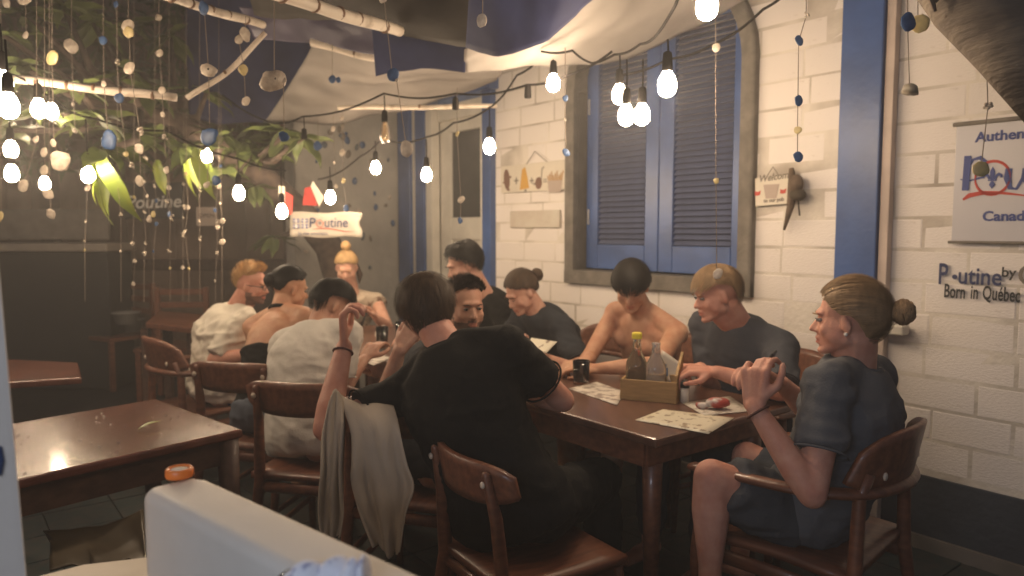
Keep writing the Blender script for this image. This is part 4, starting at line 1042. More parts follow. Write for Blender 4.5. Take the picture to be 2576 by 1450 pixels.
def make_hair(parent, HM, hc, o, m, style='short', thick=.012, front=55, side=88, back=128, n=900, seed=1, length=.05, vol=(1, 1, 1), bun=None, s=1.0, messy=.3, rb=.034):
    """cap surface plus thin ribbons following the comb direction"""
    r = random.Random(seed)
    hn = [r.uniform(0, 6.28) for _ in range(4)]
    def cut(ph): return cut0(ph) + 2.2*math.sin(5*ph+hn[0]) + 1.6*math.sin(11*ph+hn[1]) + 1.2*math.sin(19*ph+hn[2])
    def cut0(ph):
        a = abs(math.atan2(math.sin(ph), math.cos(ph))); d_ = math.degrees(a)
        if d_ < 60: return front + (side-front)*.55*(d_/60)**2
        if d_ < 100: return front + (side-front)*(.55+.45*(d_-60)/40)
        return side + (back-side)*min(1, (d_-100)/35)
    def tow(p): return HM @ (p*s) + hc - o
    b_ = MB(); na, nb = 48, 20; P = []
    for i in range(nb+1):
        row = []
        for j in range(na+1):
            ph = 2*math.pi*j/na; c = math.radians(cut(ph)); th = c*i/nb
            edge = min(1, (nb-i)/3.0)
            tk = thick*(.25+.75*edge)
            p, d_ = cap_point(th, ph, tk, vol=vol)
            row.append(p)
        P.append(row)
    A = np.array([[tuple(p) for p in r_] for r_ in P]); sh_ = A.shape; B = A.reshape(-1, 3)
    nrm = B-np.array([0, -.012, .02]); nrm /= np.linalg.norm(nrm, axis=1)[:, None]
    amp = thick*.35*messy/.3
    B = B + nrm*(snoise(B, 6, seed)*amp)[:, None]
    P2 = [[tow(V(*p)) for p in r_] for r_ in B.reshape(sh_)]
    b_.grid(P2)
    bunp = V(*bun) if bun else None
    for k in range(int(n*1.7)):
        ph = r.uniform(0, 2*math.pi); c = math.radians(cut(ph)); th = math.acos(1-r.random()*(1-math.cos(c)))
        pos, d_ = cap_point(th, ph, thick*r.uniform(.7, 1.0), vol=vol)
        L_ = length*r.uniform(.6, 1.2); st = 5; pts = [pos]; cur = pos
        tw = r.uniform(-messy, messy)
        for q in range(st):
            nn = (cur - V(0, -.012, .02)).normalized()
            if style == 'bun': g = (bunp-cur)
            elif style == 'curly': g = V(r.uniform(-1, 1), r.uniform(-1, 1), r.uniform(-1.1, .3))
            elif style == 'forward': g = V(cur.x*3, 1.0, -.2 if cur.y > .02 else .3) if cur.y > -.05 else V(cur.x*2, -.2, -1)
            elif style == 'up': g = V(cur.x*4, .9 if cur.y > 0 else -.6, 1.2)
            else: g = V(cur.x*5, cur.y*4, -1.0)
            g = g.normalized(); lift = {'curly': .35, 'up': .9, 'short': .10, 'forward': .12, 'bun': 0.0}.get(style, .15)
            t = g - nn*g.dot(nn)*(1.0 if style != 'up' else .3)
            if t.length < 1e-3: t = V(0, 0, -1)
            t.normalize(); t = (t + nn.cross(t)*tw*(1 if style != 'curly' else 2) + nn*lift*r.uniform(.2, 1)*(q > 1 or style == 'up')).normalized()
            nxt = cur + t*L_/st
            if style == 'bun' and (bunp-cur).length < .03: break
            if style in ('bun', 'short', 'forward'):
                # stay near the cap surface
                e = nxt - V(0, -.012, .030); rz = (.094 if e.z > 0 else .125)+thick*vol[2]*1.0
                k_ = math.sqrt((e.x/(.079+thick*vol[0]))**2+(e.y/(.100+thick*vol[1]))**2+(e.z/rz)**2)
                if k_ < 1.02: nxt = V(0, -.012, .030) + e*(1.02/k_)
            pts.append(nxt); cur = nxt
        if len(pts) < 3: continue
        base = len(b_.v); w0 = r.uniform(.0010, .0022)*(1.4 if style == 'curly' else 1)
        for i, p in enumerate(pts):
            nn = (p - V(0, -.012, .02)).normalized(); t = (pts[min(i+1, len(pts)-1)]-pts[max(i-1, 0)]).normalized(); x = t.cross(nn)
            if x.length < 1e-4: x = V(1, 0, 0)
            x.normalize(); w_ = w0*(1-.75*i/(len(pts)-1)); lift2 = nn*.0012
            b_.v.append(tuple(tow(p+x*w_+lift2))); b_.v.append(tuple(tow(p-x*w_+lift2)))
        for i in range(len(pts)-1): b_.f.append((base+2*i, base+2*i+1, base+2*i+3, base+2*i+2))
    hb_ = b_.build('hair', m, parent, smooth=True)
    if bun:
        bb = MB()
        c0 = V(*bun) + V(0, -.018, 0)
        for k in range(150):
            a = r.uniform(0, 6.28); z0 = r.uniform(-1, 1); pts = []
            for q in range(7):
                aa = a+q*.35; rr2 = rb*r.uniform(.94, 1.04); zz2 = z0 + .15*math.sin(q)
                zc = max(-.95, min(.95, zz2)); q_ = math.sqrt(1-zc*zc)
                pts.append(tow(c0 + V(math.cos(aa)*rr2*q_, zc*rr2*.95, math.sin(aa)*rr2*q_*1.1)))
            bb.tube(pts, [.001, .003, .0035, .0035, .0035, .003, .001], 4, caps=False)
        bb.ell(tow(c0), (rb*.93, rb*.93, rb*.98), HM, 14, 10)
        bb.build('hair_bun', m, parent, smooth=True)
    return hb_
def person(label, pelvis, neck, head, face, skin, hairfn, arms, top=None, bottom=None, legs='sit', fwd=None, sc=1.0, female=False, voxel=.0052,
           roll=0.0, mouth=True, beard=None, eyes='open', hscale=.92, seed=1, shrug=0.0, shw=None, sleeves=.5, bare=False, extras=None, tan=None, knees=None, neckw=1.0, fold=.008, wide=1.0):
    """pelvis, neck: world points (seat contact +.09, base of the neck); head: centre; face: looking direction"""
    o = V(pelvis.x, pelvis.y, 0); t = thing('person', label, 'person', o)
    U = (neck-pelvis).normalized(); Fh = fwd.normalized(); R = Fh.cross(U).normalized(); Fw = U.cross(R).normalized()
    k = sc*(.92 if female else 1.0); Lt = (neck-pelvis).length
    midb = -Fw*.035*sc
    def sp(f): return pelvis + (neck-pelvis)*f + midb*4*f*(1-f) - o
    rings = [(-.12, .10, .085), (-.04, .165, .12), (.08, .172, .122), (.25, .150, .108), (.42, .145, .108), (.60, .162, .118), (.76, .170, .115), (.88, .150, .098), (.96, .105, .078), (1.0, .07, .062)]
    if female: rings = [(-.12, .10, .085), (-.04, .175, .125), (.08, .170, .12), (.28, .125, .098), (.42, .122, .095), (.60, .142, .112), (.76, .150, .105), (.88, .130, .088), (.96, .088, .068), (1.0, .058, .054)]
    shw = (shw or (.185 if not female else .160))*sc*wide
    def torso(pb, g=0.0, lo=0, hi=10, gw=1.0):
        q = rings[lo:hi]
        pb.tube([sp(f) for f, a, b in q], [((a*gw*wide+g)*sc, (b*gw+g)*sc) for f, a, b in q], 24, up=Fw if False else U.cross(R), rnd=False)
    pb = Prim()
    # consistent ring axes: side along R, depth along Fw
    def torso2(pb, g, q, gw=1.0):
        kk = len(pb.v); n = 24
        for f, a, b in q:
            c = sp(f)
            for j in range(n):
                an = 2*math.pi*j/n; ca, sa = math.cos(an), math.sin(an)
                e = 2.3; ca_ = math.copysign(abs(ca)**(2/e), ca); sa_ = math.copysign(abs(sa)**(2/e), sa)
                pb.v.append(tuple(c + R*ca_*(a*wide+g)*k + Fw*sa_*(b+g)*k))
        for i in range(len(q)-1):
            for j in range(n): a, b = kk+i*n+j, kk+i*n+(j+1) % n; pb.f.append((a, b, b+n, a+n))
        pb.f.append(tuple(kk+j for j in range(n))[::-1]); pb.f.append(tuple(kk+(len(q)-1)*n+j for j in range(n)))
    torso2(pb, 0 if bare or not top else -.006, rings)
    NB = neck - o; HC = head - o
    HM = frame(face, V(0, 0, 1))
    if roll: HM = HM @ Matrix.Rotation(roll, 3, 'Y')
    hs = hscale*(.95 if female else 1.0)*sc**.4
    h = lambda x, y, z: HM @ V(x*hs, y*hs, z*hs) + HC
    S = {}; cl = bool(top and top[0] in ('tee', 'shirt'))
    for s_ in (-1, 1):
        sj = NB - U*(.055 - shrug)*k + R*s_*shw; S[s_] = sj
        pb.ell(sj, (.058*k, .058*k, .056*k), None, 14, 10)
        pb.cone(NB + U*(-.012 if cl else .01)*k + R*s_*.015, sj + U*(.0 if cl else .012)*k, (.042 if cl else .048)*k, (.044 if cl else .048)*k)
        pb.cone(NB - U*.12*k + R*s_*.05, sj - U*.01, .075*k, .052*k)
        if bare and not female:      # pectorals / shoulder blades
            pb.ell(sp(.72)+R*s_*.075*k+Fw*.075*k, (.07*k, .05*k, .055*k), None, 12, 8)
            pb.ell(sp(.72)+R*s_*.085*k-Fw*.065*k, (.06*k, .045*k, .075*k), None, 12, 8)
    # neck and head
    skb = h(0, -.030, -.045)
    pb.cone(NB - U*.03, skb, .058*k*neckw, .052*k*neckw); pb.cone(NB + Fw*.02*k - U*.02, h(0, .0, -.085), .045*k*neckw, .040*k*neckw)
    pb.ell(h(0, -.016, .030), (.077*hs, .098*hs, .090*hs), HM, 24, 16)
    pb.ell(h(0, .020, -.020), (.067*hs, .071*hs, .080*hs), HM, 20, 14); pb.ell(h(0, .022, -.058), (.054*hs, .062*hs, .052*hs), HM, 18, 12)
    jw = .046 if not female else .040
    for s_ in (-1, 1):
        pb.cone(h(s_*jw*1.02, .0, -.058), h(s_*.016, .066, -.094), .021*hs, .018*hs)
        pb.ell(h(s_*.037, .060, -.026), (.024*hs, .020*hs, .026*hs), HM, 12, 8)
        pb.ell(h(s_*.079, -.004, -.010), (.007*hs, .017*hs, .030*hs), HM @ Matrix.Rotation(-.25, 3, 'X') @ Matrix.Rotation(s_*.35, 3, 'Z'), 12, 8)
    for s_ in (-1, 1):
        pb.ell(h(s_*.046, .022, -.046), (.021*hs, .040*hs, .034*hs), HM, 12, 8)
    pb.ell(h(0, .045, -.070), (.040*hs, .045*hs, .036*hs), HM, 14, 10)
    pb.ell(h(0, .076, -.098), (.020*hs, .016*hs, .015*hs), HM, 12, 8)
    pb.ell(h(0, .078, .024), (.045*hs, .018*hs, .014*hs), HM, 14, 8)
    nl_ = 1.0 if not female else .85
    pb.tube([h(0, .084, .012), h(0, .093+.004*nl_, -.014), h(0, .101+.005*nl_, -.031)], [.008*hs, .0095*hs, .0115*hs], 10, rnd=True)
    for s_ in (-1, 1): pb.ell(h(s_*.012, .091, -.036), (.009*hs, .011*hs, .008*hs), HM, 8, 6)
    pb.ell(h(0, .088, -.058), (.023*hs, .010*hs, .008*hs), HM, 12, 6); pb.ell(h(0, .088, -.073), (.021*hs, .010*hs, .007*hs), HM, 12, 6)
    # arms
    la1, la2 = .285*k*1.03, .255*k*1.03
    wr = {}; el_ = {}
    for s_ in (-1, 1):
        a = arms.get(s_)
        if a is None:
            sw_ = S[s_]+o; a = dict(w=sw_ + Fh*.36*k - V(0, 0, .22) - R*s_*.06, e=sw_ + Fh*.10 - V(0, 0, .30)+R*s_*.03)
        T = a['w'] - o; E = a['e'] - o
        if not (.8 < (E-S[s_]).length/la1 < 1.18 and .8 < (T-E).length/la2 < 1.18): E = ik(S[s_], T, E, la1, la2)
        wr[s_] = T; el_[s_] = E
        pb.tube([S[s_], S[s_].lerp(E, .35), S[s_].lerp(E, .8), E], [.050*k, .047*k, .040*k, .038*k], 14, rnd=True)
        pb.tube([E, E.lerp(T, .25), E.lerp(T, .6), T], [.038*k, .041*k, .034*k, (.026*k, .024*k)], 14, rnd=True)
        fd = a.get('f', None); fd = fd if fd is not None else (T-E)
        fd = fd.normalized()
        hand(pb, T, fd, a.get('p', V(0, 0, -1)), a.get('t', s_*-1), k*1.12, a.get('c', .45), a.get('sp', .12))
    # legs
    kn = {}
    if legs:
        for s_ in (-1, 1):
            hp = sp(0)+R*s_*.09*k + V(0, 0, -.02)
            if knees and s_ in knees: K = knees[s_][0]-o; Ak = knees[s_][1]-o
            else:
                K = hp + Fh*.42*k + R*s_*.05; K.z = .50; Ak = K + Fh*.03 - V(0, 0, K.z-.09)
            kn[s_] = (hp, K, Ak)
            pb.tube([hp, hp.lerp(K, .5), K], [.082*k, .070*k, .052*k], 14, rnd=True)
            pb.tube([K, K.lerp(Ak, .3), K.lerp(Ak, .8), Ak], [.052*k, .055*k, .034*k, .033*k], 12, rnd=True)
            ft = Fh.copy(); ft.z = 0; ft.normalize()
            pb.tube([Ak - ft*.03+V(0, 0, -.04), Ak+ft*.06+V(0, 0, -.045), Ak+ft*.15+V(0, 0, -.06)], [(.034, .035), (.038, .032), (.036, .018)], 12, rnd=True)
    HMi = np.array(HM.inverted()); hc = np.array(HC)
    def keep(co):
        L_ = (co-hc) @ HMi.T; m_ = (np.linalg.norm(L_-np.array([0, .02, 0]), axis=1) < .135)
        for s_ in wr:
            m_ |= np.linalg.norm(co-np.array(wr[s_]), axis=1) < .20*k
        return m_
    me, co = remesh(pb, voxel, 9, 'body', None, keep, 3)
    L_ = (co-hc) @ HMi.T / hs; near = np.linalg.norm(L_, axis=1) < .17
    dl = np.zeros_like(L_)
    for s_ in (-1, 1):
        dl += g3(L_, (s_*.031, .088, .004), (.014, .02, .010), (0, -.0085, 0), co)       # eye sockets
        dl += g3(L_, (s_*.031, .086, .001), (.009, .02, .006), (0, .0045, 0), co)          # lids
        dl += g3(L_, (s_*.052, .035, -.052), (.02, .03, .018), (s_*.004, .002, 0), co)
        dl += g3(L_, (s_*.013, .10, -.042), (.005, .012, .004), (0, -.002, .002), co)
        dl += g3(L_, (s_*.075, .03, .015), (.02, .025, .02), (-s_*.005, 0, 0), co)         # temples
    dl += g3(L_, (0, .100, -.0665), (.018, .02, .0022), (0, -.0045, 0), co)               # mouth line
    dl += g3(L_, (0, .09, -.083), (.02, .02, .006), (0, -.004, 0), co)
    dl += g3(L_, (0, .095, .008), (.010, .02, .008), (0, -.004, 0), co)
    dl[~near] = 0
    co = co + (dl*hs) @ np.array(HM).T
    lipm = mat('lips_'+skin.name, tuple(x*f for x, f in zip(skin_cols[skin.name], (.82, .55, .55))), .45)
    shm = mat('stubble_'+skin.name, tuple(.45*a+.55*b for a, b in zip([x*.55 for x in skin_cols[skin.name]], beard if beard and beard is not True else (.03, .02, .015))), .7)
    setco(me, co, [skin, lipm, shm])
    # lips material by position
    nf = len(me.polygons); cen = np.empty(nf*3); me.polygons.foreach_get('center', cen); cen = cen.reshape(-1, 3); Lc = (cen-hc) @ HMi.T / hs
    mi = np.zeros(nf, dtype=np.int32)
    mi[(np.abs(Lc[:, 0]) < .022) & (np.abs(Lc[:, 2]+.0665) < .0095) & (Lc[:, 1] > .07) & (((Lc[:, 0]/.023)**2+((Lc[:, 2]+.0665)/.0105)**2) < 1)] = 1
    if beard:
        bz = (Lc[:, 2] < -.040-.0*Lc[:, 1]) & (Lc[:, 1] > -.01) & (Lc[:, 2] > -.125) & (np.abs(Lc[:, 0]) < .07) & ~((np.abs(Lc[:, 0]) < .03) & (Lc[:, 2] > -.047)) & (Lc[:, 2] < -.035-.35*(.05-np.abs(Lc[:, 0]))*0)
        bz &= ~((np.abs(Lc[:, 0]) > .022) & (Lc[:, 2] > -.058) & (Lc[:, 1] > .035))
        mi[bz & (mi != 1)] = 2
    me.polygons.foreach_set('material_index', mi)
    link('body', me, t)
    def lp(x, y, z): return h(x, y, z)
    # eyes and brows
    hm_dark = hairfn['m']
    for s_ in (-1, 1):
        if eyes == 'open':
            b_ = MB(); b_.ell(lp(s_*.031, .0790, .002), (.0120*hs, .0095*hs, .0068*hs), HM, 12, 8); eo = b_.build('eye', mat('eye_white', (.30, .26, .23), .35), t, smooth=True)
            b_ = MB(); b_.ell(lp(s_*.031, .0875, .0015), (.0058*hs, .0025*hs, .0062*hs), HM, 10, 6); b_.build('iris', mat('iris', (.03, .02, .015), .15), eo, smooth=True)
        b_ = MB(); b_.tube([lp(s_*.019, .0905, .0035), lp(s_*.031, .0915, .0068 if eyes == 'open' else .0005), lp(s_*.044, .083, .003)], [.0010, .0019, .0010], 5); b_.build('eyelash', ink_k, t)
        b_ = MB(); b_.tube([lp(s_*.014, .0965, .018), lp(s_*.030, .0985, .0235), lp(s_*.048, .083, .020)], [(.001, .002), (.0022, .0042), (.001, .002)], 6, up=HM @ V(0, 1, 0)); b_.build('eyebrow', hm_dark, t)
    hk = {q: w for q, w in hairfn.items() if q != 'm'}
    make_hair(t, HM, head, o, hairfn['m'], s=hs, seed=seed, **hk)
    # clothes
    def cloth(pbq, name, m, vox=.008, sm=10, amp=fold, freq=3.0, st=(1, 1, 2.2)):
        me, co = remesh(pbq, vox, sm, name)
        n = len(co); nrm = np.empty(n*3); me.update(); me.vertices.foreach_set('co', co.astype(np.float32).ravel()); me.update(); me.vertices.foreach_get('normal', nrm); nrm = nrm.reshape(-1, 3)
        a = snoise(co, freq, seed*7+1, st); b = snoise(co, freq*2.3, seed*7+3, (2.0, 1.6, .8))
        a = 1-np.abs(a)*2.0
        nd = np.linalg.norm(co-np.array(NB), axis=1); w = amp*(a*.75+b*.5)*np.clip((nd-.10)/.12, .08, 1)
        co = co + nrm*w[:, None]
        setco(me, co, m); return link(name, me, t)
    if top:
        kind, m = top
        q = Prim(); g = .016
        rr_ = [(-.10, .175, .13)] + rings[1:]
        if kind == 'halter': rr_ = [r_ for r_ in rings if r_[0] < .60] + [(.61, .146, .114)]; torso2(q, .010, [(-.10, .16, .12)]+rr_[1:])
        elif kind == 'crop': torso2(q, .010, [r_ for r_ in rings if r_[0] < .90]+[(.93, .110, .082)]); [q.cone(NB - U*.14*k + R*s_*.05*k, S[s_] - U*.055*k, .088*k, .055*k) for s_ in (-1, 1)]
        else:
            torso2(q, g, [(-.13, .165, .125), (-.04, .178, .130), (.08, .178, .128)] + [(f, a+.006, b+.006) for f, a, b in rings[3:8]] + [(.95, .112, .090), (1.0, .084, .078), (1.035, .074, .070)])
            for s_ in (-1, 1):
                q.cone(NB - U*.006*k + R*s_*.050*k, S[s_] + U*.016*k, .048*k, .056*k); q.cone(NB - U*.030*k + R*s_*.03*k, S[s_] + U*.0*k, .062*k, .064*k)
                q.ell(S[s_], (.072*k, .072*k, .070*k), None, 16, 10)
                q.cone(NB - U*.13*k + R*s_*.055, S[s_] - U*.03*k, .085*k, .062*k)
                E = el_[s_] if s_ in el_ else S[s_] - U*.28*k + R*s_*.04
                e = S[s_].lerp(E, sleeves); q.tube([S[s_], S[s_].lerp(E, sleeves*.5), e], [.066*k, .066*k, .069*k*(1.06 if kind == 'shirt' else 1.0)], 16)
                if kind == 'shirt' and sleeves > .8: pass
        cloth(q, {'shirt': 'shirt', 'tee': 'tee_shirt', 'halter': 'halter_top', 'crop': 'camisole'}[kind], m, amp=fold*(1.3 if kind == 'shirt' else .9))
        if kind == 'tee':
            def ring(name, c, ax, ra, rb, th, tiltv=None):
                ax = ax.normalized(); x = (R - ax*R.dot(ax)).normalized(); y = ax.cross(x)
                b_ = MB(); b_.tube([c + x*math.cos(a)*ra + y*math.sin(a)*rb for a in [2*math.pi*i/28 for i in range(29)]], th, 6, caps=False); return b_.build(name, m, t, smooth=True)
            ring('neckband', NB + U*.008*k + Fw*.002, (U*1.0 + Fw*.12), .069*k, .066*k, .0065)
            for s_ in (-1, 1):
                E = el_[s_]; e = S[s_].lerp(E, sleeves); ring('sleeve_hem', e, E-S[s_], .0715*k, .0715*k, .0035)
        if kind == 'shirt':
            b_ = MB(); n = 22; P = []
            for j in range(3):
                P.append([NB - U*.015 + (R*math.cos(an)*(.078+.008*j) + Fw*math.sin(an)*(.072+.010*j))*k + U*(.035-.018*j) for an in [math.pi*.62 + (2*math.pi*.86)*i/n for i in range(n+1)]])
            b_.grid(P); b_.build('collar', m, t, smooth=True, solid=.004)
        if kind == 'halter':
            b_ = MB(); b_.tube([NB + (R*math.cos(an)*.062+Fw*math.sin(an)*.060)*k + U*.02 for an in [2*math.pi*i/20 for i in range(21)]], [(.004, .010)]*21, 8, up=U); b_.build('neck_strap', m, t, smooth=True)
    if bottom and legs:
        kind, m = bottom; q = Prim(); torso2(q, .010, [(-.14, .14, .11), (-.06, .178, .128), (.03, .178, .128), (.12, .168, .12)])
        for s_ in (-1, 1):
            hp, K, Ak = kn[s_]
            if kind == 'shorts': q.tube([hp, hp.lerp(K, .4), hp.lerp(K, .82)], [.10*k, .095*k, .086*k], 16)
            else: q.tube([hp, hp.lerp(K, .5), K], [.098*k, .085*k, .070*k], 16, rnd=True); q.tube([K, K.lerp(Ak, .5), K.lerp(Ak, .95)], [.070*k, .064*k, .056*k], 14)
        cloth(q, 'shorts' if kind == 'shorts' else 'trousers', m, vox=.010, sm=6)
    t['_dbg'] = 0; del t['_dbg']
    return dict(t=t, o=o, h=h, HM=HM, wr=wr, el=el_, S=S, NB=NB, U=U, R=R, Fw=Fw, sp=sp, k=k, kn=kn)
skin_cols = {}
def SK(n, c): m = skin_mat(n, c); skin_cols[m.name] = c; return m
sk_fair = SK('fair', (.62, .37, .27)); sk_pink = SK('pink', (.60, .31, .225)); sk_tan = SK('tan', (.56, .32, .20)); sk_mid = SK('mid', (.52, .30, .21))
h_black = hair_mat('black', (.018, .014, .012)); h_dark = hair_mat('dark_brown', (.045, .028, .02)); h_brown = hair_mat('brown', (.095, .06, .038))
h_dblond = hair_mat('dark_blond', (.36, .235, .13)); h_blond = hair_mat('blond', (.50, .32, .15)); h_ginger = hair_mat('ginger_blond', (.60, .38, .18))
def fabric(n, c, **kw): return mat('fabric_'+n, c, .9, var=.12, scale=5, bump=.2, bscale=160, spec=.2, **kw)
f_white = fabric('white', (.66, .62, .56)); f_cream = fabric('cream', (.70, .64, .54)); f_black = fabric('black', (.008, .0075, .007)); f_navy = fabric('charcoal', (.035, .038, .045))
f_grey = fabric('slate', (.115, .12, .132)); f_grey2 = fabric('dark_slate', (.070, .073, .084)); f_jean = fabric('denim', (.14, .16, .20)); f_short = fabric('short_grey', (.07, .075, .085)); f_beige = fabric('beige', (.42, .34, .25))
toF = -dn; UP = V(0, 0, 1)
def arm(w, e, **k): return dict(w=w, e=e, **k)
PE = {}
# man with bun, end of the table
PE['bun'] = person('man with dark blond bun and slate tee holding a phone at the near table end',
    V(.94, 2.30, .52), at(2155, 925, 2.24), at(2132, 806, 2.22), V(-.86, .50, -.03), sk_pink,
    dict(m=h_dblond, style='bun', bun=(0, -.140, .030), rb=.035, thick=.014, front=58, side=99, back=138, n=1500, length=.13, messy=.12),
    {-1: arm(at(1897, 1022, 2.10), at(1925, 1195, 2.02), f=V(.05, .15, 1), p=V(.75, .65, 0), t=-1, c=.75),
     1: arm(at(1962, 962, 2.34), at(2060, 1060, 2.52), f=V(-.85, -.25, .45), p=V(-.35, -.2, -.9), t=-1, c=.7)},
    top=('tee', f_grey), bottom=('shorts', f_short), fwd=V(-.74, .67, 0), wide=1.0, shrug=.012, sc=1.06, seed=3, voxel=.0048, neckw=1.05,
    knees={-1: (at(1790, 1200, 2.18), at(1785, 1480, 2.15)), 1: (at(1880, 1150, 2.55), at(1860, 1400, 2.6))}, sleeves=.62)
PE['black'] = person('man in black tee with brown mop of hair, back turned, raising his left hand',
    V(.0, 2.29, .51), at(1128, 874, 2.38), at(1072, 778, 2.47), V(-.30, .93, -.22), sk_pink,
    dict(m=h_brown, style='short', thick=.020, front=62, side=98, back=134, n=1700, length=.09, messy=.35, vol=(1.1, .9, .9)),
    {-1: arm(at(866, 872, 2.42), at(935, 1040, 2.35), f=V(-.05, .1, 1), p=V(.9, .2, .1), t=1, c=.8),
     1: arm(at(1255, 965, 2.62), at(1415, 1008, 2.42), f=V(-.8, .3, 0), p=V(0, 0, -1), t=-1)},
    top=('tee', f_black), bottom=('trousers', f_black), fwd=V(.45, .88, 0), sc=1.08, shrug=-.02, hscale=.86, seed=5, voxel=.0048, roll=-.12, sleeves=.60, wide=1.0)
PE['beard'] = person('bearded man with short dark quiff looking to the right past the man in black',
    V(-.33, 2.74, .51), at(1118, 865, 2.98), at(1172, 772, 3.02), V(.42, -.88, -.06), sk_mid,
    dict(m=h_dark, style='up', thick=.013, front=48, side=72, back=118, n=1100, length=.020, messy=.25),
    {-1: arm(at(1005, 880, 2.78), at(955, 965, 2.72), f=V(.55, .2, .8), p=V(.3, .8, -.3), t=1, c=.35),
     1: arm(at(1200, 930, 3.2), at(1250, 960, 3.0))},
    top=('tee', f_navy), fwd=V(.6, .5, 0), seed=7, beard=(.03, .02, .015))
PE['tee'] = person('black haired man in white tee hunched over the table, seen from behind',
    V(-.87, 3.06, .51), at(795, 826, 3.26), at(838, 768, 3.36), V(.82, .42, -.38), sk_mid,
    dict(m=h_black, style='forward', thick=.016, front=58, side=80, back=108, n=1200, length=.07, messy=.15),
    {1: arm(at(915, 905, 3.3), at(860, 965, 3.15))},
    top=('tee', f_white), bottom=('shorts', f_cream), fwd=V(.42, .90, 0), seed=9, sc=.98, hscale=.88, sleeves=.6)
PE['halter'] = person('woman with dark pinned up hair and bare back in a black halter top',
    V(-1.17, 3.46, .51), at(704, 788, 3.72), at(732, 728, 3.78), V(.78, .52, -.22), sk_tan,
    dict(m=h_black, style='bun', bun=(0, -.115, .03), thick=.014, front=52, side=78, back=112, n=900, length=.12, messy=.25),
    {},
    top=('halter', f_black), bottom=('shorts', f_jean), fwd=V(.35, .93, 0), female=True, hscale=.9, sc=1.02, seed=11, wide=1.0)
PE['shirt'] = person('ginger blond bearded man with glasses in a cream shirt, farthest left of the party',
    V(-1.64, 4.08, .51), at(590, 778, 4.16), at(634, 718, 4.14), V(.92, -.10, -.12), sk_pink,
    dict(m=h_ginger, style='up', thick=.012, front=46, side=70, back=112, n=1100, length=.032, messy=.3),
    {1: arm(at(660, 888, 3.85), at(540, 905, 3.88), c=.3)},
    top=('shirt', f_cream), bottom=('shorts', f_jean), fwd=V(.72, .62, 0), hscale=.86, seed=13, sc=1.05, sleeves=.92, beard=(.30, .15, .07), fold=.010, wide=1.06)
PE['blonde'] = person('blonde woman with a top bun and printed beige top at the far table end',
    W(4.90, 1.06, .51), at(888, 742, 5.08), at(872, 674, 4.98), V(.10, -.90, -.42), sk_fair,
    dict(m=h_blond, style='bun', bun=(0, -.02, .165), thick=.010, front=60, side=92, back=122, n=700, length=.12, messy=.12),
    {-1: arm(at(945, 800, 4.72), at(985, 850, 4.80), f=V(-.4, -.3, .6), c=.6), 1: arm(at(905, 872, 4.6), at(850, 870, 4.9))},
    top=('tee', mat('printed_top', (.46, .38, .29), .85, col2=(.16, .09, .06), scale=16, ramp=(.40, .46))), fwd=V(.35, -.9, 0), female=True, seed=15, eyes='down', voxel=.0065, sleeves=.12, sc=1.04)
PE['wavy'] = person('man with wavy black chin-length hair and black tee leaning left in front of the door',
    W(3.52, .62, .53), at(1222, 748, 4.18), at(1166, 668, 4.12), V(-.86, -.36, -.32), sk_fair,
    dict(m=h_black, style='curly', thick=.022, front=44, side=96, back=130, n=2200, length=.05, messy=.6, vol=(1.0, 1.1, .8)),
    {-1: arm(at(1225, 850, 3.85), at(1300, 850, 4.0))},
    top=('tee', f_black), bottom=('trousers', f_black), fwd=V(-.82, -.55, 0), seed=17, eyes='down', voxel=.006, sleeves=.6, sc=1.05)
PE['menu'] = person('woman with brown low bun in charcoal tee reading a menu card',
    W(3.02, .60, .52), at(1356, 785, 3.88), at(1312, 737, 3.84), V(-.74, -.50, -.50), sk_fair,
    dict(m=h_brown, style='bun', bun=(0, -.13, .035), thick=.009, front=58, side=94, back=122, n=900, length=.12, messy=.08),
    {-1: arm(at(1362, 898, 3.48), at(1450, 915, 3.62), f=V(-.6, -.2, .5), c=.7), 1: arm(at(1318, 888, 3.62), at(1270, 880, 3.85), f=V(-.1, -.2, .6), c=.7)},
    top=('tee', f_navy), bottom=('trousers', f_black), fwd=V(-.80, -.58, 0), female=True, seed=19, eyes='down', sleeves=.75, sc=1.05)
PE['bare'] = person('shirtless young man with black bowl-cut hair resting both arms on the table',
    W(2.48, .56, .53), at(1622, 786, 3.52), at(1588, 722, 3.42), V(-.22, -.84, -.42), sk_tan,
    dict(m=h_black, style='forward', thick=.018, front=66, side=98, back=118, n=1500, length=.07, messy=.12),
    {1: arm(at(1478, 905, 3.28), at(1505, 860, 3.5), f=V(-.5, -.2, -.1), p=V(.3, .1, -1), c=.6),
     -1: arm(at(1500, 928, 3.20), at(1640, 935, 3.12), f=V(-.9, .1, .1), p=V(0, .3, -1), c=.5)},
    bottom=('shorts', f_black), fwd=V(-.72, -.66, 0), seed=21, eyes='down', bare=True)
PE['slate'] = person('fair haired man in dark slate tee turned to the left under the window corner',
    W(1.90, .56, .53), at(1862, 815, 3.08), at(1802, 742, 3.02), V(-.97, -.12, -.22), sk_pink,
    dict(m=h_dblond, style='forward', thick=.013, front=56, side=78, back=112, n=1400, length=.06, messy=.15),
    {-1: arm(at(1800, 935, 2.78), at(1965, 985, 2.72), f=V(-.85, .1, .05), p=V(.2, .2, -1), c=.7),
     1: arm(at(1762, 925, 2.98), at(1790, 930, 3.2), f=V(-.6, -.5, .1), c=.7)},
    top=('tee', f_grey2), bottom=('trousers', f_navy), fwd=V(-.78, -.60, 0), seed=23, sleeves=.92, sc=1.03, wide=.98, neckw=1.08, hscale=.9)
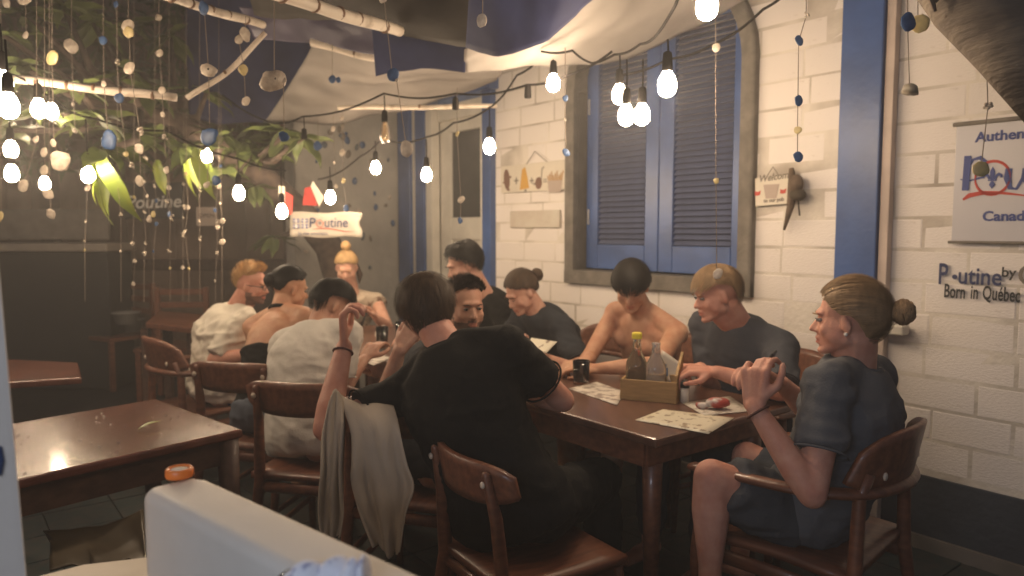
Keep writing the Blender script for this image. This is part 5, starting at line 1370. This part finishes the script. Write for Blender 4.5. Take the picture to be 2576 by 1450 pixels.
# ---- armchairs
place_chair(V(.93, 2.30, 0), V(-.72, .69, 0), 'armchair under the man with the bun, backrest nearest to the right edge', 1.0)
place_chair(V(.06, 2.22, 0), V(.84, .54, 0), 'side chair of the man in black, turned to the right, nearest the camera', .92, side=True)
place_chair(V(-.33, 2.72, 0), V(.28, .96, 0), 'side chair with the beige jacket over its back', side=True)
place_chair(V(-.75, 3.00, 0), V(.22, .97, 0), 'side chair of the man in the white tee', side=True)
place_chair(V(-1.15, 3.42, 0), V(.25, .97, 0), 'side chair of the woman with the bare back', side=True)
place_chair(V(-1.66, 4.02, 0), V(.70, .70, 0), 'armchair of the man in the cream shirt')
place_chair(W(1.88, .50), V(-.80, -.60, 0), 'armchair against the wall behind the fair haired man in slate')
place_chair(W(2.50, .50), V(-.72, -.68, 0), 'armchair against the wall behind the shirtless man')
place_chair(W(3.04, .52), V(-.78, -.62, 0), 'armchair against the wall behind the woman with the menu')
place_chair(W(3.54, .55), V(-.78, -.62, 0), 'armchair behind the wavy haired man by the door')
place_chair(W(4.86, 1.05), V(.5, -.85, 0), 'armchair of the blonde woman at the far end')
# ================================================================== WORN AND HELD THINGS
def ring_part(pr, s_, f, r, m, name='bracelet', w=.004):
    E, T = pr['el'][s_], pr['wr'][s_]; c = E.lerp(T, f); d = (T-E).normalized(); x = d.orthogonal().normalized(); y = d.cross(x)
    b_ = MB(); b_.tube([c + (x*math.cos(a)+y*math.sin(a))*r for a in [2*math.pi*i/20 for i in range(21)]], w, 6, caps=False); return b_.build(name, m, pr['t'], smooth=True)
ring_part(PE['bun'], -1, .93, .034, mat('brown_leather', (.10, .035, .025), .6), w=.0045)
ring_part(PE['black'], -1, .93, .032, mat('brown_leather', (0, 0, 0)), w=.0035)
h_ = PE['shirt']['h']; b_ = MB()
for s_ in (-1, 1):
    b_.tube([h_(s_*.033+.023*math.cos(a), .100, .001+.019*math.sin(a)) for a in [2*math.pi*i/18 for i in range(19)]], .0018, 5)
    b_.tube([h_(s_*.056, .098, .004), h_(s_*.080, .0, .006)], .0018, 5)
b_.build('glasses', ink_k, PE['shirt']['t'], smooth=True)
h_ = PE['bun']['h']; b_ = MB(); b_.ell(h_(-.088, -.004, -.035), (.006, .006, .006), None, 8, 6); b_.build('earring', mat('pearl', (.7, .66, .6), .25), PE['bun']['t'], smooth=True)
# blonde woman: dark hair clip / bag strap across the shoulder
pr = PE['blonde']; b_ = MB(); b_.tube([pr['NB']-pr['R']*.085+pr['U']*.01-pr['Fw']*.02, pr['NB']-pr['R']*.09+pr['Fw']*.10-pr['U']*.08, pr['NB']-pr['R']*.05+pr['Fw']*.13-pr['U']*.22], [(.006, .018)]*3, 8); b_.build('bag_strap', ink_k, pr['t'], smooth=True)
b_ = MB(); b_.tube([pr['h'](-.075, -.03, .01), pr['h'](-.095, .0, -.06), pr['h'](-.09, .03, -.12)], [.012, .022, .004], 8, rnd=True); b_.build('ponytail', h_dark, pr['t'], smooth=True)
def quad_thing(name, label, cat, P, m, parts=None, th=.0012, curl=.0, group=None):
    c = sum(P, V(0, 0, 0))/4; b_ = MB(); rows = []
    for j in range(7):
        f = j/6; rows.append([(P[0].lerp(P[1], i/6)).lerp(P[3].lerp(P[2], i/6), f) - c + V(0, 0, curl*math.sin(math.pi*i/6)*math.sin(2.2*f)) for i in range(7)])
    b_.grid(rows); o = b_.build(name, m, loc=c, smooth=True, solid=th); return tag(o, label, cat, group)
TZ = .7525
def tq(name, label, pts, m, z=TZ, **k): return quad_thing(name, label, 'menu', [onz(x, y, z) for x, y in pts], m, **k)
tq('menu_sheet', 'black and white printed menu lying left of the bottle caddy', [(1430, 978), (1502, 961), (1572, 986), (1552, 1020)], paper_g)
tq('menu_sheet', 'pale yellow menu sheet at the near edge of the table', [(1598, 1057), (1668, 1030), (1846, 1052), (1782, 1092)], mat('menu_yellow', (.66, .60, .46), .5, col2=(.30, .23, .15), scale=24, ramp=(.40, .44)))
tq('menu_sheet', 'pale menu sheet beside the hands of the man with the bun', [(1716, 1014), (1836, 997), (1890, 1034), (1772, 1046)], mat('menu_pale', (.62, .56, .47), .5, col2=(.42, .36, .28), scale=26, ramp=(.42, .46)))
c = onz(1806, 1028, .755)
b_ = MB(); b_.ell((0, 0, .022), (.045, .03, .024), None, 14, 8); b_.ell((-.05, .01, .012), (.03, .022, .014), None, 12, 8)
A = np.array(b_.v); b_.v = [tuple(p) for p in A + snoise(A, 8, 4)[:, None]*.006]
rp = b_.build('red_pouch', mat('red_pouch', (.36, .05, .035), .4, col2=(.55, .5, .45), scale=14, ramp=(.42, .5)), loc=c, smooth=True); tag(rp, 'crumpled red and white pouch on the pale menu sheet', 'pouch')
# bottle caddy
cc = onz(1640, 1000, .75)
cd = thing('bottle_caddy', 'light wooden caddy box holding bottles and cards on the table', 'caddy', cc, math.radians(-22))
w_, d_, hh = .215, .15, .080
for (c, dd_) in (((0, 0, .008), (w_-.02, d_-.02, .012)), ((0, -d_/2, hh/2), (w_, .010, hh)), ((0, d_/2, hh/2), (w_, .010, hh))):
    b_ = MB(); b_.box(c, dd_); b_.build('side_board', gold, cd, bevel=.002)
b_ = MB(); b_.add([(x, y, z) for x in (w_/2-.010, w_/2) for (y, z) in ((-d_/2+.006, 0), (d_/2-.006, 0), (d_/2-.006, .175), (-d_/2+.006, .105))], [(0, 1, 2, 3), (7, 6, 5, 4), (0, 4, 5, 1), (1, 5, 6, 2), (2, 6, 7, 3), (3, 7, 4, 0)]); b_.build('side_board', gold, cd)
b_ = MB(); b_.box((-w_/2+.005, 0, hh/2), (.010, d_-.012, hh)); b_.build('side_board', gold, cd, bevel=.002)
def bottle(label, loc, h, r, m, capm=None, name='bottle'):
    t = thing(name, label, 'bottle', loc, 0)
    b_ = MB(); b_.lathe([(r*.9, 0), (r, h*.04), (r, h*.42), (r*.92, h*.55), (r*.42, h*.74), (r*.36, h*.92), (r*.40, h*.93), (r*.40, h*.97)], 20); b_.build('glass', m, t, smooth=True)
    if capm: b_ = MB(); b_.lathe([(r*.48, h*.95), (r*.48, h*1.03), (r*.42, h*1.05)], 16); b_.build('cap', capm, t, smooth=False)
    return t
Mz = Matrix.Rotation(math.radians(-22), 3, 'Z')
bottle('glass bottle with yellow cap standing in the caddy', cc + Mz @ V(-.060, -.01, .016), .225, .042, mat('oil_bottle', (.72, .66, .50), .06, trans=.92), yellow)
bottle('clear open bottle in the caddy beside the capped one', cc + Mz @ V(.012, .005, .016), .205, .042, mat('clear_bottle', (.80, .76, .70), .08, trans=.8))
bottle('dark sauce bottle at the left inside the caddy', cc + Mz @ V(-.085, .048, .016), .13, .020, mat('sauce', (.08, .02, .015), .15), red_m)
nc = quad_thing('menu_card', 'white card with a small blue mark standing in the caddy', 'card', [at(1657, 962, cc.y+.03), at(1664, 880, cc.y+.05), at(1716, 916, cc.y+.07), at(1706, 962, cc.y+.05)], paper)
b_ = MB(); b_.box((0, 0, 0), (.018, .0016, .032)); mk = b_.build('blue_mark', mat('print_blue', (.05, .16, .40), .6), nc, loc=(at(1674, 936, cc.y+.033)-nc.location)); 
b_ = MB(); b_.box((0, 0, 0), (.008, .0016, .012)); b_.build('blue_mark', MATS['print_blue'], nc, loc=(at(1674, 920, cc.y+.033)-nc.location))
sk_ = thing('salt_shaker', 'small black and white shaker at the right corner of the caddy', 'shaker', onz(1722, 1012, .75))
b_ = MB(); b_.lathe([(.016, 0), (.016, .05), (.013, .055)], 14); b_.build('jar', paper, sk_, smooth=True); b_ = MB(); b_.lathe([(.017, .056), (.017, .075), (.010, .082)], 14); b_.build('lid', ink_k, sk_, smooth=True)
# dark tumbler
tu = thing('tumbler', 'dark glass tumbler before the hands of the shirtless man', 'glass', onz(1462, 966, .75))
b_ = MB(); b_.lathe([(.030, 0), (.033, .008), (.037, .10), (.034, .10), (.030, .012), (.004, .012)], 20); b_.build('glass', glassm, tu, smooth=True)
b_ = MB(); b_.lathe([(.0285, .013), (.032, .085), (.002, .086)], 18); b_.build('drink', mat('cola', (.02, .01, .01), .1), tu, smooth=True)
for i, (px, py, lb) in enumerate(((962, 862, 'tall clear glass on the far table near the blonde woman'), (1010, 846, 'clear glass on the far table in front of the wavy haired man'))):
    g_ = thing('drinking_glass', lb, 'glass', onz(px, py+20, .75)); b_ = MB(); b_.lathe([(.030, 0), (.034, .13), (.031, .13), (.027, .012), (.004, .012)], 18); b_.build('glass', glassm, g_, smooth=True)
tq('menu_sheet', 'small white menu lying on the far table beside the glasses', [(905, 905), (950, 888), (985, 900), (940, 920)], paper_g)
m2 = quad_thing('menu_card', 'cream menu card held up by the woman in charcoal', 'menu', [at(1312, 895, 3.42), at(1337, 850, 3.50), at(1402, 860, 3.44), at(1356, 907, 3.34)], mat('card_print', (.66, .61, .48), .5, col2=(.25, .18, .13), scale=26, ramp=(.38, .42)))
m3 = quad_thing('menu_card', 'striped menu card held up by the blonde woman', 'menu', [at(940, 860, 4.5), at(948, 822, 4.55), at(968, 818, 4.55), at(972, 850, 4.5)], paper_g)
ph = thing('smartphone', 'dark smartphone held in both hands of the man with the bun', 'phone', at(1916, 938, 2.20), math.radians(62))
b_ = MB(); b_.box((0, 0, 0), (.072, .009, .15), M=Matrix.Rotation(math.radians(28), 3, 'X')); b_.build('body', ink_k, ph, bevel=.004)
b_ = MB(); b_.box((0, -.0052, 0), (.066, .001, .14), M=Matrix.Rotation(math.radians(28), 3, 'X')); b_.build('screen', glass_dark, ph)
# ---- beige jacket over the side chair
def lobes(name, label, cat, sets, m, depth_amp=.02, seed=2, th=.005, split=None):
    b_ = MB(); o_ = sets[0][0][0].copy()
    for rows in sets:
        n_ = 20; q_ = 34
        def samp(row, t):
            n = len(row)-1; x = t*n; i = min(int(x), n-1); f = x-i
            p0, p1, p2, p3 = row[max(i-1, 0)], row[i], row[i+1], row[min(i+2, n)]
            return 0.5*((2*p1)+(p2-p0)*f+(2*p0-5*p1+4*p2-p3)*f*f+(3*p1-p0-3*p2+p3)*f**3)
        P = []
        for j in range(q_+1):
            P.append([samp([samp(r, i/n_) for r in rows], j/q_) for i in range(n_+1)])
        A = np.array([[tuple(p) for p in r] for r in P]); B = A.reshape(-1, 3)
        jj = np.repeat(np.linspace(0, 1, q_+1), n_+1); ii = np.tile(np.linspace(0, 1, n_+1), q_+1)
        f = (np.sin(ii*13+jj*3.0+seed)*.6 + np.sin(ii*23-jj*5+seed*2)*.35)*(.25+.75*jj) + snoise(B, 1.6, seed)*.8
        B[:, 1] += f*depth_amp; B[:, 2] += snoise(B, 2.3, seed+3)*.006
        b_.grid(B.reshape(A.shape) - np.array(o_))
    o = b_.build(name, m, loc=o_, smooth=True, solid=th); return tag(o, label, cat)
Z = lambda pts, y, dy=0: [at(x, yy, y + dy*i) for i, (x, yy) in enumerate(pts)]
jm = fabric('linen', (.52, .44, .35))
lobes('jacket', 'beige linen jacket slung over a side chair, sleeves hanging to the floor', 'jacket', [
    [Z([(858, 1000), (846, 984), (838, 990), (826, 1020)], 2.26, -.02), Z([(866, 1075), (846, 1080), (824, 1090), (806, 1100)], 2.22, -.02), Z([(862, 1180), (846, 1185), (826, 1190), (806, 1195)], 2.2, -.02), Z([(866, 1280), (850, 1290), (826, 1290), (806, 1290)], 2.2), Z([(858, 1345), (845, 1352), (828, 1352), (812, 1345)], 2.2)],
    [Z([(845, 986), (868, 1002), (905, 1018), (950, 1014), (990, 1022)], 2.30), Z([(880, 1080), (905, 1075), (940, 1070), (980, 1072), (1004, 1080)], 2.20), Z([(884, 1160), (912, 1165), (950, 1165), (990, 1165), (1024, 1165)], 2.17), Z([(884, 1215), (920, 1232), (960, 1232), (1005, 1230), (1042, 1222)], 2.17), Z([(912, 1300), (940, 1305), (970, 1310), (1000, 1300), (1022, 1290)], 2.17), Z([(942, 1372), (960, 1388), (980, 1400), (995, 1400), (1006, 1388)], 2.17)]],
    jm, .03)
lobes('cloth_bag', 'cream cloth bag squeezed under the arm rail of the near right armchair', 'bag', [
    [Z([(1806, 1212), (1850, 1216), (1900, 1222), (1950, 1240)], 2.28), Z([(1816, 1270), (1860, 1275), (1905, 1282), (1958, 1295)], 2.24), Z([(1836, 1320), (1880, 1332), (1925, 1345), (1972, 1368)], 2.22)]], fabric('cream_bag', (.50, .44, .32)), .02, seed=5)
lobes('plastic_sheet', 'crumpled yellowish plastic sheet on the floor under the wet table', 'plastic sheet', [
    [Z([(100, 1345), (180, 1335), (270, 1322), (352, 1290)], 2.0), Z([(120, 1372), (200, 1368), (290, 1372), (372, 1350)], 1.9), Z([(150, 1420), (230, 1425), (310, 1410), (380, 1400)], 1.8)]], mat('dirty_plastic', (.12, .095, .06), .3, var=.4, scale=8), .03, seed=8)
# ================================================================== FOREGROUND
# plastered parapet: a low wall with rounded end
HP = 1.0
pa, pb_ = onz(338, 1222, HP), onz(494, 1186, HP)
ed = (onz(1000, 1590, HP)-pa); ed2 = (onz(1090, 1450, HP) - pb_).normalized()
pdir = ed2; nrm_ = V(pdir.y, -pdir.x, 0)
wd = abs((pb_-pa).dot(nrm_)); 
if (pb_-pa).dot(nrm_) > 0: nrm_ = -nrm_
par = thing('parapet_wall', 'low white plastered parapet with rounded end in the foreground', 'wall', V(pb_.x, pb_.y, 0))
def prof(t0, hgt, wid, r):  # cross-section across the wall: x across, z
    pts = [(0, 0)]
    for i in range(7): a = math.pi/2*i/6; pts.append((r-r*math.cos(a), hgt-r+r*math.sin(a)))
    for i in range(7): a = math.pi/2*i/6; pts.append((wid-r+r*math.sin(a), hgt-r+r*math.cos(a)))
    pts.append((wid, 0)); return pts
wid = wd; acr = -nrm_ if False else nrm_
b_ = MB(); rows = []
start = (pa-pb_).dot(pdir)
for t_ in [0, .004, .012, .025, .05, .2, .5, .9, 1.4, 1.9]:
    k_ = 0 if t_ >= .05 else (.05-t_); ins = .05-math.sqrt(max(.05**2-k_**2, 0)) if k_ else 0
    pr_ = prof(0, HP-ins*.35, wid-2*ins*.6, .018)
    base = start*0 + t_
    rows.append([pdir*(base + start*(x_/wid)) + acr*(x_+ins*.6) + V(0, 0, z_) for x_, z_ in pr_])
b_.grid(rows); n_ = len(rows[0]); b_.f.append(tuple(range(n_)))
b_.build('plaster_body', plaster, par, smooth=False)
for p_ in par.children: p_.data.shade_smooth()
cap = thing('orange_cap', 'orange plastic ring cap with pale centre lying on the parapet', 'cap', onz(452, 1199, HP+.002))
b_ = MB(); b_.lathe([(.0205, 0), (.0215, .003), (.0212, .012), (.019, .0145), (.0165, .0145), (.015, .010), (.004, .0095)], 28)
b_.build('ring', orange, cap, smooth=True, rot=(0, 0, 0)); b_ = MB(); b_.lathe([(.0145, .0102), (.0135, .0125), (.002, .0128)], 20); b_.build('disc', paper, cap, smooth=True)
# white ledge left of the parapet
lg = thing('white_ledge', 'white painted ledge running left from the parapet at the bottom edge', 'ledge', onz(210, 1425, .74))
P_ = [onz(70, 1452, .74), onz(210, 1416, .74), onz(420, 1392, .74), onz(520, 1600, .74), onz(60, 1640, .74)]
b_ = MB(); o_ = lg.location; n_ = len(P_)
b_.add([tuple(p-o_+V(0, 0, -.05)) for p in P_] + [tuple(p-o_) for p in P_], [tuple(range(n_)), tuple(range(n_, 2*n_))[::-1]] + [(i, n_+i, n_+(i+1) % n_, (i+1) % n_) for i in range(n_)])
b_.build('slab', plaster, lg, bevel=.01)
# column at the left edge
cl_ = thing('white_column', 'white column at the left edge, widening towards its foot', 'column', V(*onz(-20, 1450, .6)[:2], 0))
yc = .95
q1, q2 = at(70, 1450, yc), at(-6, 590, yc); dx = (q1-q2)
tb_ = q1 + dx*((0-q1.z)/dx.z); tt_ = q2 + dx*((2.6-q2.z)/dx.z)
o_ = V(tb_.x-.3, yc, 0); cl_.location = o_
b_ = MB(); b_.add([(-.3, 0, 0), (tb_.x-o_.x, 0, 0), (tb_.x-o_.x-.27, .3, 0), (-.3, .3, 0), (-.6, 0, 2.6), (tt_.x-o_.x, 0, 2.6), (tt_.x-o_.x-.27, .3, 2.6), (-.6, .3, 2.6)], [(0, 1, 5, 4), (1, 2, 6, 5), (2, 3, 7, 6), (3, 0, 4, 7), (4, 5, 6, 7), (0, 3, 2, 1)])
b_.build('shaft', mat('column_paint', (.60, .53, .46), .6, var=.12, scale=4, bump=.15), cl_, bevel=.01)
b_ = MB(); b_.tube([at(-4, 1128, yc-.004)-o_, at(2, 1160, yc-.004)-o_, at(-4, 1192, yc-.004)-o_], [(.006, .003)]*3, 8, rnd=True); b_.build('blue_mark', blue, cl_)
# jar of folded patterned napkins
jr = thing('napkin_jar', 'glass jar stuffed with white blue-flowered napkins at the bottom edge', 'jar', onz(800, 1560, .78))
jo = at(822, 1482, .82); jr.location = V(jo.x, jo.y, jo.z-.09)
b_ = MB(); b_.lathe([(.045, 0), (.050, .01), (.050, .075), (.046, .088), (.049, .094), (.049, .098), (.046, .098), (.044, .09), (.047, .07), (.047, .012), (.004, .010)], 28); b_.build('glass', glassm, jr, smooth=True, loc=(-.012, .01, 0))
nm = mat('flower_cloth', (.78, .78, .84), .8, col2=(.16, .17, .34), scale=34, ramp=(.36, .42))
rr = random.Random(2)
for (x, z_, rx, rz_, tl_) in ((-.020, .098, .030, .022, .1), (.010, .106, .026, .022, -.3), (.030, .110, .012, .026, .15), (.046, .112, .006, .020, -.1), (-.036, .088, .02, .018, .6)):
    b_ = MB(); b_.ell((0, 0, 0), (rx, .02, rz_), Matrix.Rotation(tl_, 3, 'Y'), 18, 12); A = np.array(b_.v); b_.v = [tuple(p) for p in A + snoise(A, 9, int(abs(x)*1000))[:, None]*A*.25]
    b_.build('napkin', nm, jr, smooth=True, loc=(x, rr.uniform(-.012, .012), z_))
# ================================================================== HAZE BOX ADDED AS A VEIL TO LIFT THE BLACKS
HAZE = 0.021
hz = MB(); hz.box((-1.0, 5.0, 1.2), (24, 22, 7.4))
hv = bpy.data.materials.new('veil_haze'); hv.use_nodes = True; nt = hv.node_tree; nt.nodes.remove(nt.nodes['Principled BSDF'])
pv = nt.nodes.new('ShaderNodeVolumePrincipled'); pv.inputs['Density'].default_value = HAZE; pv.inputs['Color'].default_value = (.9, .88, .86, 1); pv.inputs['Anisotropy'].default_value = 0.2
nt.links.new(pv.outputs[0], nt.nodes['Material Output'].inputs['Volume'])
o = hz.build('haze', hv); o['kind'] = 'stuff'
